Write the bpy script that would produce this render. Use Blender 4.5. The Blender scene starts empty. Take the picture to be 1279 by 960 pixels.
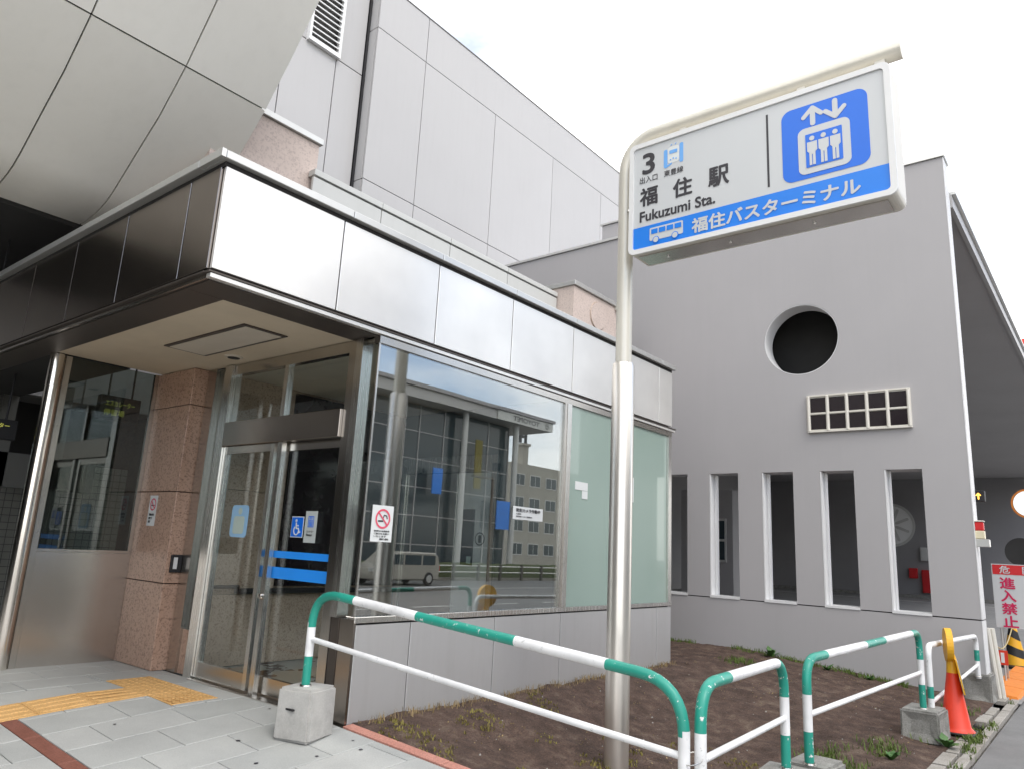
import bpy, bmesh, math, random
from mathutils import Vector, Matrix, noise
random.seed(7)
R_ = math.radians
sc = bpy.context.scene
COL = sc.collection

# ---------------------------------------------------------------- camera
def cam_matrix(pitch, roll, yaw, loc):
    f = Vector((math.cos(pitch)*math.cos(yaw), math.cos(pitch)*math.sin(yaw), math.sin(pitch)))
    rt = f.cross(Vector((0, 0, 1))).normalized()
    up = rt.cross(f)
    c, s = math.cos(roll), math.sin(roll)
    r2 = rt*c + up*s
    u2 = up*c - rt*s
    m = Matrix((r2, u2, -f)).transposed().to_4x4()
    m.translation = loc
    return m
cd = bpy.data.cameras.new('camera')
cd.sensor_width = 36.0
cd.lens = 36.0*912.6/1279.0
cd.clip_start = 0.05
cd.clip_end = 2000
cam = bpy.data.objects.new('camera', cd)
COL.objects.link(cam)
cam.matrix_world = cam_matrix(R_(12.62), R_(3.0), R_(39.34), Vector((0, 0, 1.3)))
sc.camera = cam

# ---------------------------------------------------------------- sky, sun, exposure
SUN_EL, SUN_AZ = 52.0, 200.0         # azimuth measured from +Y towards +X
w = bpy.data.worlds.new('World')
sc.world = w
w.use_nodes = True
nt = w.node_tree
nt.nodes.clear()
out = nt.nodes.new('ShaderNodeOutputWorld')
bg = nt.nodes.new('ShaderNodeBackground')
sky = nt.nodes.new('ShaderNodeTexSky')
sky.sky_type = 'NISHITA'
sky.sun_disc = False
sky.sun_elevation = R_(SUN_EL)
sky.sun_rotation = R_(SUN_AZ)
sky.dust_density = 1.5
tc = nt.nodes.new('ShaderNodeTexCoord')
mp = nt.nodes.new('ShaderNodeMapping')
mp.inputs['Scale'].default_value = (1.0, 1.0, 2.2)
mp.inputs['Location'].default_value = (0.0, 1.0, 0.0)
nz = nt.nodes.new('ShaderNodeTexNoise')
nz.inputs['Scale'].default_value = 1.1
nz.inputs['Detail'].default_value = 7
nz.inputs['Roughness'].default_value = 0.55
rmp = nt.nodes.new('ShaderNodeValToRGB')
rmp.color_ramp.elements[0].position = 0.405
rmp.color_ramp.elements[0].color = (0.08, 0.08, 0.08, 1)
rmp.color_ramp.elements[1].position = 0.51
rmp.color_ramp.elements[1].color = (1, 1, 1, 1)
mix = nt.nodes.new('ShaderNodeMix')
mix.data_type = 'RGBA'
mix.inputs['B'].default_value = (8.85, 8.7, 8.45, 1)
nt.links.new(tc.outputs['Generated'], mp.inputs['Vector'])
nt.links.new(mp.outputs['Vector'], nz.inputs['Vector'])
nt.links.new(nz.outputs['Fac'], rmp.inputs['Fac'])
nt.links.new(rmp.outputs['Color'], mix.inputs['Factor'])
nt.links.new(sky.outputs['Color'], mix.inputs['A'])
nt.links.new(mix.outputs['Result'], bg.inputs['Color'])
bg.inputs['Strength'].default_value = 0.15
nt.links.new(bg.outputs['Background'], out.inputs['Surface'])

sl = bpy.data.lights.new('sun', 'SUN')
sl.energy = 0.6
sl.angle = R_(18)
sl.color = (1.0, 0.97, 0.92)
so = bpy.data.objects.new('sun', sl)
COL.objects.link(so)
az, el = R_(SUN_AZ), R_(SUN_EL)
sdir = Vector((math.sin(az)*math.cos(el), math.cos(az)*math.cos(el), math.sin(el)))
so.rotation_euler = sdir.to_track_quat('Z', 'Y').to_euler()
so.location = sdir*40

sc.view_settings.view_transform = 'Standard'
sc.view_settings.look = 'None'
sc.view_settings.exposure = 0.90
sc.view_settings.gamma = 1
sc.view_settings.use_curve_mapping = False
try:
    sc.cycles.max_bounces = 10
    sc.cycles.transparent_max_bounces = 24
    sc.cycles.caustics_reflective = False
    sc.cycles.caustics_refractive = False
    sc.cycles.use_denoising = True
except Exception:
    pass

# ---------------------------------------------------------------- materials
MATS = {}
def nodes(name):
    m = bpy.data.materials.new(name)
    m.use_nodes = True
    t = m.node_tree
    b = t.nodes['Principled BSDF']
    MATS[name] = m
    return m, t, b
def N(t, typ, **kw):
    n = t.nodes.new(typ)
    for k, v in kw.items():
        if k in n.inputs:
            n.inputs[k].default_value = v
        else:
            setattr(n, k, v)
    return n
def ramp(t, src, stops):
    r = t.nodes.new('ShaderNodeValToRGB')
    e = r.color_ramp.elements
    while len(e) < len(stops):
        e.new(0.5)
    for i, (p, c) in enumerate(stops):
        e[i].position = p
        e[i].color = (c[0], c[1], c[2], 1)
    t.links.new(src, r.inputs['Fac'])
    return r.outputs['Color']
def coords(t, scale=(1, 1, 1), rnd=False):
    tc = t.nodes.new('ShaderNodeTexCoord')
    mp = t.nodes.new('ShaderNodeMapping')
    mp.inputs['Scale'].default_value = scale
    t.links.new(tc.outputs['Object'], mp.inputs['Vector'])
    return mp.outputs['Vector']
def mixc(t, fac, a, b, mode='MIX'):
    m = t.nodes.new('ShaderNodeMix')
    m.data_type = 'RGBA'
    m.blend_type = mode
    if isinstance(fac, (int, float)):
        m.inputs['Factor'].default_value = fac
    else:
        t.links.new(fac, m.inputs['Factor'])
    for k, v in (('A', a), ('B', b)):
        if isinstance(v, tuple):
            m.inputs[k].default_value = (v[0], v[1], v[2], 1)
        else:
            t.links.new(v, m.inputs[k])
    return m.outputs['Result']
def bump(t, b, h, strength=0.2, dist=0.01):
    bp = t.nodes.new('ShaderNodeBump')
    bp.inputs['Strength'].default_value = strength
    bp.inputs['Distance'].default_value = dist
    t.links.new(h, bp.inputs['Height'])
    t.links.new(bp.outputs['Normal'], b.inputs['Normal'])

def mat_paint(name, col, rough=0.5, var=0.06, scale=3.0, metallic=0.0, coat=0.0, piece=0.0, dirt=0.0, spec=0.5):
    """painted / plain surface: soft large-scale tone variation, fine grain, optional per-piece tone and vertical streaks"""
    m, t, b = nodes(name)
    v = coords(t)
    n1 = N(t, 'ShaderNodeTexNoise', Scale=scale, Detail=5.0, Roughness=0.6)
    t.links.new(v, n1.inputs['Vector'])
    lo = tuple(c*(1-var) for c in col)
    hi = tuple(min(1, c*(1+var)) for c in col)
    c = ramp(t, n1.outputs['Fac'], [(0.3, lo), (0.7, hi)])
    if piece:
        oi = t.nodes.new('ShaderNodeObjectInfo')
        cp = ramp(t, oi.outputs['Random'], [(0, (1-piece,)*3), (1, (1+piece,)*3)])
        c = mixc(t, 1.0, c, cp, 'MULTIPLY')
    if dirt:
        v2 = coords(t, (5.0, 5.0, 0.35))
        n2 = N(t, 'ShaderNodeTexNoise', Scale=2.0, Detail=6.0, Roughness=0.65)
        t.links.new(v2, n2.inputs['Vector'])
        d = ramp(t, n2.outputs['Fac'], [(0.48, (1, 1, 1)), (0.75, (1-dirt, 1-dirt, 1-dirt*1.1))])
        c = mixc(t, 1.0, c, d, 'MULTIPLY')
    t.links.new(c, b.inputs['Base Color'])
    b.inputs['Roughness'].default_value = rough
    b.inputs['Metallic'].default_value = metallic
    b.inputs['Coat Weight'].default_value = coat
    b.inputs['Specular IOR Level'].default_value = spec
    return m

def mat_steel(name, col=(0.62, 0.61, 0.59), rough=0.26, grain=(1, 1, 220), aniso=0.0):
    m, t, b = nodes(name)
    v = coords(t, grain)
    n1 = N(t, 'ShaderNodeTexNoise', Scale=2.2, Detail=4.0)
    t.links.new(v, n1.inputs['Vector'])
    v2 = coords(t)
    n2 = N(t, 'ShaderNodeTexNoise', Scale=1.6, Detail=4.0)
    t.links.new(v2, n2.inputs['Vector'])
    r = t.nodes.new('ShaderNodeMapRange')
    r.inputs['To Min'].default_value = rough-0.03
    r.inputs['To Max'].default_value = rough+0.04
    t.links.new(n1.outputs['Fac'], r.inputs['Value'])
    t.links.new(r.outputs['Result'], b.inputs['Roughness'])
    c = ramp(t, n2.outputs['Fac'], [(0.3, tuple(x*0.92 for x in col)), (0.7, tuple(min(1, x*1.05) for x in col))])
    t.links.new(c, b.inputs['Base Color'])
    b.inputs['Metallic'].default_value = 1.0
    bump(t, b, n1.outputs['Fac'], 0.012, 0.001)
    return m

def mat_granite(name, c1, c2, c3, rough=0.35, scale=90):
    m, t, b = nodes(name)
    v = coords(t)
    vo = N(t, 'ShaderNodeTexVoronoi', Scale=float(scale))
    t.links.new(v, vo.inputs['Vector'])
    n1 = N(t, 'ShaderNodeTexNoise', Scale=scale*0.5, Detail=4.0, Roughness=0.7)
    t.links.new(v, n1.inputs['Vector'])
    n2 = N(t, 'ShaderNodeTexNoise', Scale=3.0, Detail=3.0)
    t.links.new(v, n2.inputs['Vector'])
    base = ramp(t, n2.outputs['Fac'], [(0.3, c1), (0.7, c2)])
    spk = ramp(t, vo.outputs['Color'], [(0.0, (0, 0, 0)), (0.22, (0, 0, 0)), (0.30, (1, 1, 1))])
    dk = ramp(t, n1.outputs['Fac'], [(0.36, (0, 0, 0)), (0.46, (1, 1, 1))])
    a = mixc(t, dk, c3, base)
    a = mixc(t, 0.55, a, mixc(t, spk, c3, a))
    t.links.new(a, b.inputs['Base Color'])
    b.inputs['Roughness'].default_value = rough
    return m

def mat_glass(name, f0=0.10, tint=(0.86, 0.92, 0.90)):
    m = bpy.data.materials.new(name)
    m.use_nodes = True
    t = m.node_tree
    t.nodes.clear()
    MATS[name] = m
    o = t.nodes.new('ShaderNodeOutputMaterial')
    tr = t.nodes.new('ShaderNodeBsdfTransparent')
    tr.inputs['Color'].default_value = (*tint, 1)
    gl = t.nodes.new('ShaderNodeBsdfGlossy')
    gl.inputs['Roughness'].default_value = 0.0
    gl.inputs['Color'].default_value = (0.97, 0.99, 1.0, 1)
    lw = t.nodes.new('ShaderNodeLayerWeight')
    lw.inputs['Blend'].default_value = 0.5
    pw = N(t, 'ShaderNodeMath', operation='POWER')
    pw.inputs[1].default_value = 5.0
    t.links.new(lw.outputs['Facing'], pw.inputs[0])
    mr = t.nodes.new('ShaderNodeMapRange')
    mr.inputs['To Min'].default_value = f0
    mr.inputs['To Max'].default_value = 1.0
    t.links.new(pw.outputs[0], mr.inputs['Value'])
    # very slight waviness of float glass
    tc_ = t.nodes.new('ShaderNodeTexCoord')
    nn = N(t, 'ShaderNodeTexNoise', Scale=0.9, Detail=1.0)
    t.links.new(tc_.outputs['Object'], nn.inputs['Vector'])
    bp = t.nodes.new('ShaderNodeBump')
    bp.inputs['Strength'].default_value = 0.06
    bp.inputs['Distance'].default_value = 0.012
    t.links.new(nn.outputs['Fac'], bp.inputs['Height'])
    t.links.new(bp.outputs['Normal'], gl.inputs['Normal'])
    mx = t.nodes.new('ShaderNodeMixShader')
    t.links.new(mr.outputs['Result'], mx.inputs['Fac'])
    t.links.new(tr.outputs['BSDF'], mx.inputs[1])
    t.links.new(gl.outputs['BSDF'], mx.inputs[2])
    t.links.new(mx.outputs['Shader'], o.inputs['Surface'])
    return m

def mat_emit(name, col, strength):
    m, t, b = nodes(name)
    b.inputs['Base Color'].default_value = (*col, 1)
    b.inputs['Emission Color'].default_value = (*col, 1)
    b.inputs['Emission Strength'].default_value = strength
    return m

def mat_ground(name, stops, scale=6.0, fine=120.0, rough=0.9, bumps=0.4, bd=0.01, gr=0.35):
    m, t, b = nodes(name)
    v = coords(t)
    n1 = N(t, 'ShaderNodeTexNoise', Scale=scale, Detail=8.0, Roughness=0.7)
    t.links.new(v, n1.inputs['Vector'])
    n2 = N(t, 'ShaderNodeTexNoise', Scale=fine, Detail=3.0, Roughness=0.7)
    t.links.new(v, n2.inputs['Vector'])
    c = ramp(t, n1.outputs['Fac'], stops)
    g = ramp(t, n2.outputs['Fac'], [(0.25, (1-gr,)*3), (0.75, (1+gr,)*3)])
    c = mixc(t, 1.0, c, g, 'MULTIPLY')
    t.links.new(c, b.inputs['Base Color'])
    b.inputs['Roughness'].default_value = rough
    bump(t, b, n2.outputs['Fac'], bumps, bd)
    return m

def mat_chipped(name, col, under=(0.75, 0.75, 0.72)):
    """road paint with small chips and scuffs showing the coat below"""
    m, t, b = nodes(name)
    v = coords(t)
    n1 = N(t, 'ShaderNodeTexNoise', Scale=22.0, Detail=6.0, Roughness=0.75)
    t.links.new(v, n1.inputs['Vector'])
    n2 = N(t, 'ShaderNodeTexNoise', Scale=5.0, Detail=3.0)
    t.links.new(v, n2.inputs['Vector'])
    base = ramp(t, n2.outputs['Fac'], [(0.3, tuple(c*0.85 for c in col)), (0.7, tuple(min(1, c*1.12) for c in col))])
    chip = ramp(t, n1.outputs['Fac'], [(0.605, (0, 0, 0)), (0.64, (1, 1, 1))])
    c = mixc(t, chip, base, under)
    t.links.new(c, b.inputs['Base Color'])
    b.inputs['Roughness'].default_value = 0.38
    return m

mat_steel('steel', (0.74, 0.73, 0.70), 0.26, (90, 90, 1.2))
mat_steel('steel_bronze_and_reflection', (0.37, 0.33, 0.295), 0.22, (1, 1.5, 120))
mat_steel('steel_fascia_shaded', (0.30, 0.265, 0.24), 0.24, (1, 1, 60))  # same steel as the fascia; shade of the left face put into the colour
mat_steel('steel_kick', (0.62, 0.58, 0.54), 0.24, (1.0, 1.0, 90))
mat_steel('steel_fascia', (0.90, 0.885, 0.85), 0.42, (1, 1, 60))
MATS['steel_fascia'].node_tree.nodes['Principled BSDF'].inputs['Metallic'].default_value = 0.75
mat_paint('steel_plinth', (0.60, 0.60, 0.60), 0.36, 0.03, 1.2, metallic=0.55, dirt=0.05)
mat_steel('steel_frame', (0.58, 0.55, 0.51), 0.24, (90, 90, 1.2))
mat_paint('steel_pole', (0.76, 0.725, 0.67), 0.29, 0.04, 1.5, metallic=0.82)
mat_paint('pole_cream', (0.70, 0.67, 0.59), 0.36, 0.03, 2.0, metallic=0.25, dirt=0.06)
mat_steel('steel_post', (0.80, 0.76, 0.70), 0.16, (60, 60, 1))
mat_paint('coping_metal', (0.62, 0.62, 0.60), 0.35, 0.04, metallic=0.6)
mat_paint('gap_grey', (0.20, 0.195, 0.19), 0.8, 0.0)
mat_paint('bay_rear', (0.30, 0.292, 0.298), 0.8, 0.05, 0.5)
mat_paint('vent_white', (0.88, 0.88, 0.87), 0.6, 0.02)
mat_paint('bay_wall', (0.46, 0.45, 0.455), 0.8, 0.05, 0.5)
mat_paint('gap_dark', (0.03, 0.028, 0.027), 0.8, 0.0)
mat_paint('trim_brown', (0.10, 0.085, 0.075), 0.45, 0.05, metallic=0.5)
mat_granite('granite', (0.47, 0.305, 0.222), (0.53, 0.35, 0.26), (0.24, 0.145, 0.105), 0.32, 70)
mat_granite('granite_rough', (0.62, 0.52, 0.46), (0.68, 0.57, 0.51), (0.50, 0.41, 0.37), 0.8, 60)
mat_granite('granite_inner', (0.50, 0.38, 0.29), (0.56, 0.43, 0.335), (0.28, 0.20, 0.15), 0.35)
mat_paint('soffit', (0.62, 0.53, 0.40), 0.7, 0.07, 1.5)
mat_paint('soffit_hatch', (0.60, 0.54, 0.45), 0.7, 0.05)
mat_paint('panel_light', (0.47, 0.46, 0.455), 0.45, 0.02, 0.6, piece=0.02, dirt=0.03)
mat_paint('panel_white', (0.62, 0.625, 0.60), 0.45, 0.02, 0.6, piece=0.02, dirt=0.04)
mat_paint('overhang', (0.89, 0.87, 0.805), 0.5, 0.03, 0.8, piece=0.02, dirt=0.03)
mat_paint('grey_wall', (0.425, 0.412, 0.415), 0.75, 0.03, 0.5, dirt=0.018)
mat_paint('grey_dark', (0.36, 0.35, 0.36), 0.8, 0.06, 0.5)
mat_paint('jamb', (0.74, 0.74, 0.74), 0.5, 0.03)
mat_paint('black', (0.015, 0.015, 0.017), 0.6, 0.0)
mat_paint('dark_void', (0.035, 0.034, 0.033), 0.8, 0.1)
mat_paint('dark_pane', (0.018, 0.012, 0.016), 0.12, 0.1)
mat_paint('white_paint', (0.78, 0.78, 0.77), 0.4, 0.03)
mat_paint('sign_white', (0.60, 0.615, 0.62), 0.30, 0.02, 1.0)
mat_paint('sign_blue', (0.006, 0.155, 0.74), 0.30, 0.03)
mat_paint('sign_sky', (0.008, 0.215, 0.80), 0.30, 0.03)
mat_paint('sign_black', (0.035, 0.033, 0.04), 0.4, 0.0)
mat_paint('train_blue', (0.16, 0.42, 0.85), 0.35, 0.03)
mat_paint('pale_blue', (0.35, 0.60, 0.85), 0.4, 0.05)
mat_paint('pale_green', (0.55, 0.66, 0.60), 0.4, 0.05)
mat_paint('sticker_white', (0.72, 0.74, 0.73), 0.45, 0.02)
mat_paint('sticker_grey', (0.50, 0.54, 0.53), 0.45, 0.02)
mat_paint('tape_blue', (0.02, 0.30, 0.95), 0.45, 0.02)
mat_paint('red_ring', (0.72, 0.10, 0.16), 0.45, 0.02)
mat_paint('red', (0.62, 0.02, 0.025), 0.4, 0.05)
mat_paint('crimson', (0.60, 0.01, 0.09), 0.4, 0.05)
mat_paint('cone_red', (0.70, 0.04, 0.012), 0.45, 0.06, 8.0, dirt=0.1)
mat_paint('cone_yellow', (0.80, 0.42, 0.02), 0.45, 0.06)
mat_paint('mat_orange', (0.78, 0.24, 0.03), 0.7, 0.1, 12.0, dirt=0.15)
mat_paint('lamp_cream', (0.75, 0.68, 0.48), 0.4, 0.03)
mat_paint('frame_cream', (0.72, 0.69, 0.62), 0.4, 0.03)
mat_paint('asphalt_line', (0.65, 0.65, 0.63), 0.8, 0.1, 20)
mat_chipped('rail_green', (0.022, 0.30, 0.225))
mat_chipped('rail_white', (0.80, 0.80, 0.80), (0.55, 0.56, 0.55))
mat_ground('asphalt', [(0.3, (0.14, 0.139, 0.138)), (0.7, (0.20, 0.199, 0.196))], 2.0, 160, 0.9, 0.5, 0.006)
mat_ground('asphalt_in', [(0.3, (0.22, 0.22, 0.22)), (0.7, (0.29, 0.29, 0.29))], 1.0, 80, 0.7, 0.2, 0.004)
mat_ground('soil', [(0.30, (0.055, 0.033, 0.024)), (0.45, (0.10, 0.062, 0.046)), (0.56, (0.14, 0.088, 0.066)), (0.70, (0.24, 0.18, 0.13))], 5.0, 75, 0.95, 1.0, 0.035, 0.55)
mat_ground('concrete', [(0.25, (0.30, 0.29, 0.27)), (0.5, (0.46, 0.45, 0.425)), (0.8, (0.54, 0.53, 0.50))], 3.0, 120, 0.85, 0.2, 0.004, 0.12)
mat_ground('concrete_dark', [(0.28, (0.16, 0.155, 0.14)), (0.6, (0.29, 0.285, 0.265)), (0.8, (0.36, 0.355, 0.33))], 5.0, 90, 0.9, 0.4, 0.008)
mat_ground('stone_kerb', [(0.28, (0.22, 0.20, 0.17)), (0.6, (0.34, 0.32, 0.29)), (0.8, (0.42, 0.40, 0.36))], 3.0, 70, 0.9, 0.4, 0.008)
mat_ground('pink_kerb', [(0.3, (0.46, 0.20, 0.15)), (0.7, (0.56, 0.27, 0.21))], 6.0, 90, 0.8, 0.3, 0.004)
mat_ground('brown_strip', [(0.3, (0.20, 0.075, 0.05)), (0.7, (0.27, 0.11, 0.08))], 5.0, 90, 0.7, 0.2, 0.004)
mat_ground('tactile', [(0.3, (0.62, 0.36, 0.13)), (0.7, (0.72, 0.44, 0.18))], 4.0, 90, 0.7, 0.2, 0.003)
mat_ground('hedge', [(0.3, (0.04, 0.06, 0.02)), (0.7, (0.10, 0.12, 0.04))], 6.0, 40, 0.9, 0.5, 0.03)
mat_ground('far_ground', [(0.3, (0.11, 0.11, 0.11)), (0.7, (0.16, 0.16, 0.155))], 0.5, 20, 0.9, 0.1, 0.01)
mat_paint('grass_green', (0.10, 0.15, 0.025), 0.7, 0.35, 9.0)
mat_paint('moss', (0.20, 0.17, 0.04), 0.8, 0.35, 9.0)
mat_paint('dry_grass', (0.30, 0.22, 0.11), 0.8, 0.3, 9.0)
mat_paint('weed_leaf', (0.055, 0.14, 0.03), 0.55, 0.3, 20.0)
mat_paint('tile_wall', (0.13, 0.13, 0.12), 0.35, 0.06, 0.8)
mat_paint('brick_far', (0.40, 0.38, 0.33), 0.8, 0.06, 0.5, dirt=0.1)
mat_paint('white_far', (0.62, 0.62, 0.60), 0.5, 0.05, 0.5)
mat_paint('van_white', (0.42, 0.40, 0.35), 0.25, 0.02, coat=0.5)
mat_paint('glass_far', (0.045, 0.065, 0.075), 0.08, 0.1, 0.3, piece=0.15)
mat_paint('frost_glass', (0.29, 0.385, 0.34), 0.22, 0.03, 0.5, coat=0.6)
mat_paint('mirror_face', (0.5, 0.5, 0.5), 0.12, 0.0, metallic=1.0)
mat_paint('lobby_floor', (0.33, 0.33, 0.31), 0.35, 0.08, 2.0)
mat_paint('lift_white', (0.78, 0.79, 0.76), 0.4, 0.03)
mat_paint('rope', (0.55, 0.45, 0.25), 0.9, 0.1)
mat_glass('glass_window', 0.22, (0.93, 0.96, 0.955))
mat_glass('glass_door', 0.035, (0.93, 0.96, 0.95))
mat_glass('glass_screen', 0.07, (0.55, 0.60, 0.58))
mat_emit('lamp_yellow', (0.60, 0.60, 0.12), 0.16)
mat_emit('lamp_orange', (1.0, 0.45, 0.06), 2.0)
# paving tile: grey granite, tone differs from tile to tile
m, t, b = nodes('paving')
v = coords(t)
n1 = N(t, 'ShaderNodeTexNoise', Scale=160.0, Detail=3.0, Roughness=0.7)
t.links.new(v, n1.inputs['Vector'])
n2 = N(t, 'ShaderNodeTexNoise', Scale=1.6, Detail=5.0, Roughness=0.6)
t.links.new(v, n2.inputs['Vector'])
oi = t.nodes.new('ShaderNodeObjectInfo')
c = ramp(t, n1.outputs['Fac'], [(0.3, (0.38, 0.385, 0.37)), (0.7, (0.52, 0.525, 0.505))])
c = mixc(t, 1.0, c, ramp(t, n2.outputs['Fac'], [(0.3, (0.86, 0.86, 0.86)), (0.7, (1.08, 1.08, 1.07))]), 'MULTIPLY')
c = mixc(t, 1.0, c, ramp(t, oi.outputs['Random'], [(0, (0.93, 0.94, 0.94)), (1, (1.06, 1.06, 1.06))]), 'MULTIPLY')
t.links.new(c, b.inputs['Base Color'])
b.inputs['Roughness'].default_value = 0.6
bump(t, b, n1.outputs['Fac'], 0.15, 0.002)
# small wall tiles of the underpass (too small to pick apart): brick texture relief
m, t, b = nodes('small_tiles')
tcx = t.nodes.new('ShaderNodeTexCoord')
mpx = t.nodes.new('ShaderNodeMapping')
mpx.inputs['Rotation'].default_value = (R_(90), 0, 0)
t.links.new(tcx.outputs['Object'], mpx.inputs['Vector'])
bk = t.nodes.new('ShaderNodeTexBrick')
bk.offset = 0.0
bk.inputs['Scale'].default_value = 10.0
bk.inputs['Brick Width'].default_value = 1.0
bk.inputs['Row Height'].default_value = 1.0
bk.inputs['Mortar Size'].default_value = 0.05
bk.inputs['Color1'].default_value = (0.40, 0.40, 0.36, 1)
bk.inputs['Color2'].default_value = (0.36, 0.36, 0.33, 1)
bk.inputs['Mortar'].default_value = (0.14, 0.14, 0.13, 1)
t.links.new(mpx.outputs['Vector'], bk.inputs['Vector'])
t.links.new(bk.outputs['Color'], b.inputs['Base Color'])
b.inputs['Roughness'].default_value = 0.3

# ---------------------------------------------------------------- object helpers
def lab(o, label=None, cat=None, group=None, kind=None):
    if label: o['label'] = label
    if cat: o['category'] = cat
    if group: o['group'] = group
    if kind: o['kind'] = kind
    return o
def ob(name, me, mats, parent=None, label=None, cat=None, group=None, kind=None):
    o = bpy.data.objects.new(name, me)
    COL.objects.link(o)
    if mats is not None:
        if isinstance(mats, str):
            mats = [mats]
        if not me.materials:
            for k in mats:
                me.materials.append(MATS[k])
    if parent is not None:
        o.parent = parent
        if parent.type == 'EMPTY':
            o.matrix_parent_inverse = Matrix.Translation(-parent.location)
    return lab(o, label, cat, group, kind)
def thing(name, loc, label, cat, group=None):
    o = bpy.data.objects.new(name, None)
    o.empty_display_size = 0.2
    o.location = loc
    COL.objects.link(o)
    return lab(o, label, cat, group)

class MB:
    """collects faces; .mesh() returns a mesh"""
    def __init__(s):
        s.v, s.f, s.m = [], [], []
    def add(s, vs, fs, mi=0):
        k = len(s.v)
        s.v += [tuple(p) for p in vs]
        s.f += [tuple(i+k for i in f) for f in fs]
        s.m += [mi]*len(fs)
        return s
    def box(s, x0, x1, y0, y1, z0, z1, mi=0):
        vs = [(x0, y0, z0), (x1, y0, z0), (x1, y1, z0), (x0, y1, z0), (x0, y0, z1), (x1, y0, z1), (x1, y1, z1), (x0, y1, z1)]
        return s.add(vs, [(0, 3, 2, 1), (4, 5, 6, 7), (0, 1, 5, 4), (1, 2, 6, 5), (2, 3, 7, 6), (3, 0, 4, 7)], mi)
    def hexa(s, bot, top, mi=0):
        return s.add(list(bot)+list(top), [(0, 3, 2, 1), (4, 5, 6, 7), (0, 1, 5, 4), (1, 2, 6, 5), (2, 3, 7, 6), (3, 0, 4, 7)], mi)
    def lathe(s, prof, c, seg=20, axis='z', mi=0):
        k = len(prof)
        vs, fs = [], []
        for i in range(seg):
            a = 2*math.pi*i/seg
            for r, h in prof:
                ca, sa = r*math.cos(a), r*math.sin(a)
                p = {'z': (ca, sa, h), 'y': (ca, h, sa), 'x': (h, ca, sa)}[axis]
                vs.append((c[0]+p[0], c[1]+p[1], c[2]+p[2]))
        for i in range(seg):
            j = (i+1) % seg
            for q in range(k-1):
                fs.append((i*k+q, j*k+q, j*k+q+1, i*k+q+1))
        if prof[0][0] > 1e-6: fs.append(tuple(i*k for i in range(seg))[::-1])
        if prof[-1][0] > 1e-6: fs.append(tuple(i*k+k-1 for i in range(seg)))
        return s.add(vs, fs, mi)
    def tube(s, path, r, seg=12, mi=0, cuts=None, caps=True):
        """path of Vectors; cuts: list of (arc length, material index from there on)"""
        P = [Vector(p) for p in path]
        rr = r if isinstance(r, (list, tuple)) else [r]*len(P)
        L = [0.0]
        for a, b_ in zip(P, P[1:]): L.append(L[-1]+(b_-a).length)
        t0 = (P[1]-P[0]).normalized()
        ref = Vector((0, 0, 1)) if abs(t0.z) < 0.9 else Vector((1, 0, 0))
        nrm = t0.cross(ref).normalized()
        rings = []
        for i, p in enumerate(P):
            tg = ((P[min(i+1, len(P)-1)]-P[max(i-1, 0)])).normalized()
            nrm = (nrm - tg*nrm.dot(tg)).normalized()
            bn = tg.cross(nrm)
            rings.append([p + (nrm*math.cos(2*math.pi*q/seg) + bn*math.sin(2*math.pi*q/seg))*rr[i] for q in range(seg)])
        k = len(s.v)
        for rg in rings: s.v += [tuple(p) for p in rg]
        for i in range(len(P)-1):
            mm = mi
            if cuts:
                mid = (L[i]+L[i+1])/2
                for a, q in cuts:
                    if mid >= a: mm = q
            for q in range(seg):
                q2 = (q+1) % seg
                s.f.append((k+i*seg+q, k+i*seg+q2, k+(i+1)*seg+q2, k+(i+1)*seg+q)); s.m.append(mm)
        if caps:
            s.f.append(tuple(k+q for q in range(seg))[::-1]); s.m.append(s.m[-1] if not cuts else cuts[0][1])
            s.f.append(tuple(k+(len(P)-1)*seg+q for q in range(seg))); s.m.append(s.m[-2])
        return s
    def mesh(s, smooth=False, name='m'):
        me = bpy.data.meshes.new(name)
        me.from_pydata(s.v, [], s.f)
        me.polygons.foreach_set('material_index', s.m)
        if smooth:
            me.polygons.foreach_set('use_smooth', [True]*len(s.f))
        me.update()
        return me
def box(x0, x1, y0, y1, z0, z1, bev=0.0):
    me = MB().box(min(x0, x1), max(x0, x1), min(y0, y1), max(y0, y1), min(z0, z1), max(z0, z1)).mesh()
    if bev:
        bm = bmesh.new(); bm.from_mesh(me)
        bmesh.ops.bevel(bm, geom=bm.edges[:], offset=bev, segments=1, affect='EDGES')
        bm.to_mesh(me); bm.free()
    return me
def tube(path, r, seg=12, smooth=True):
    return autosmooth(MB().tube(path, r, seg).mesh(True)) if smooth else MB().tube(path, r, seg).mesh()
def autosmooth(me, ang=40):
    bm = bmesh.new(); bm.from_mesh(me)
    for e in bm.edges:
        if len(e.link_faces) == 2 and e.calc_face_angle(0) > R_(ang): e.smooth = False
    for f in bm.faces: f.smooth = True
    bm.to_mesh(me); bm.free()
    return me
def prism(poly, axis, a, b_, bev=0.0):
    """poly: 2D points; axis x: (y,z), axis y: (x,z), axis z: (x,y)"""
    mk = {'x': lambda p, h: (h, p[0], p[1]), 'y': lambda p, h: (p[0], h, p[1]), 'z': lambda p, h: (p[0], p[1], h)}[axis]
    n = len(poly)
    vs = [mk(p, a) for p in poly]+[mk(p, b_) for p in poly]
    fs = [tuple(range(n))[::-1], tuple(range(n, 2*n))]+[(i, (i+1) % n, n+(i+1) % n, n+i) for i in range(n)]
    me = MB().add(vs, fs).mesh()
    bm = bmesh.new(); bm.from_mesh(me)
    bmesh.ops.recalc_face_normals(bm, faces=bm.faces[:])
    if bev: bmesh.ops.bevel(bm, geom=bm.edges[:], offset=bev, segments=1, affect='EDGES')
    bm.to_mesh(me); bm.free()
    return me
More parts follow.
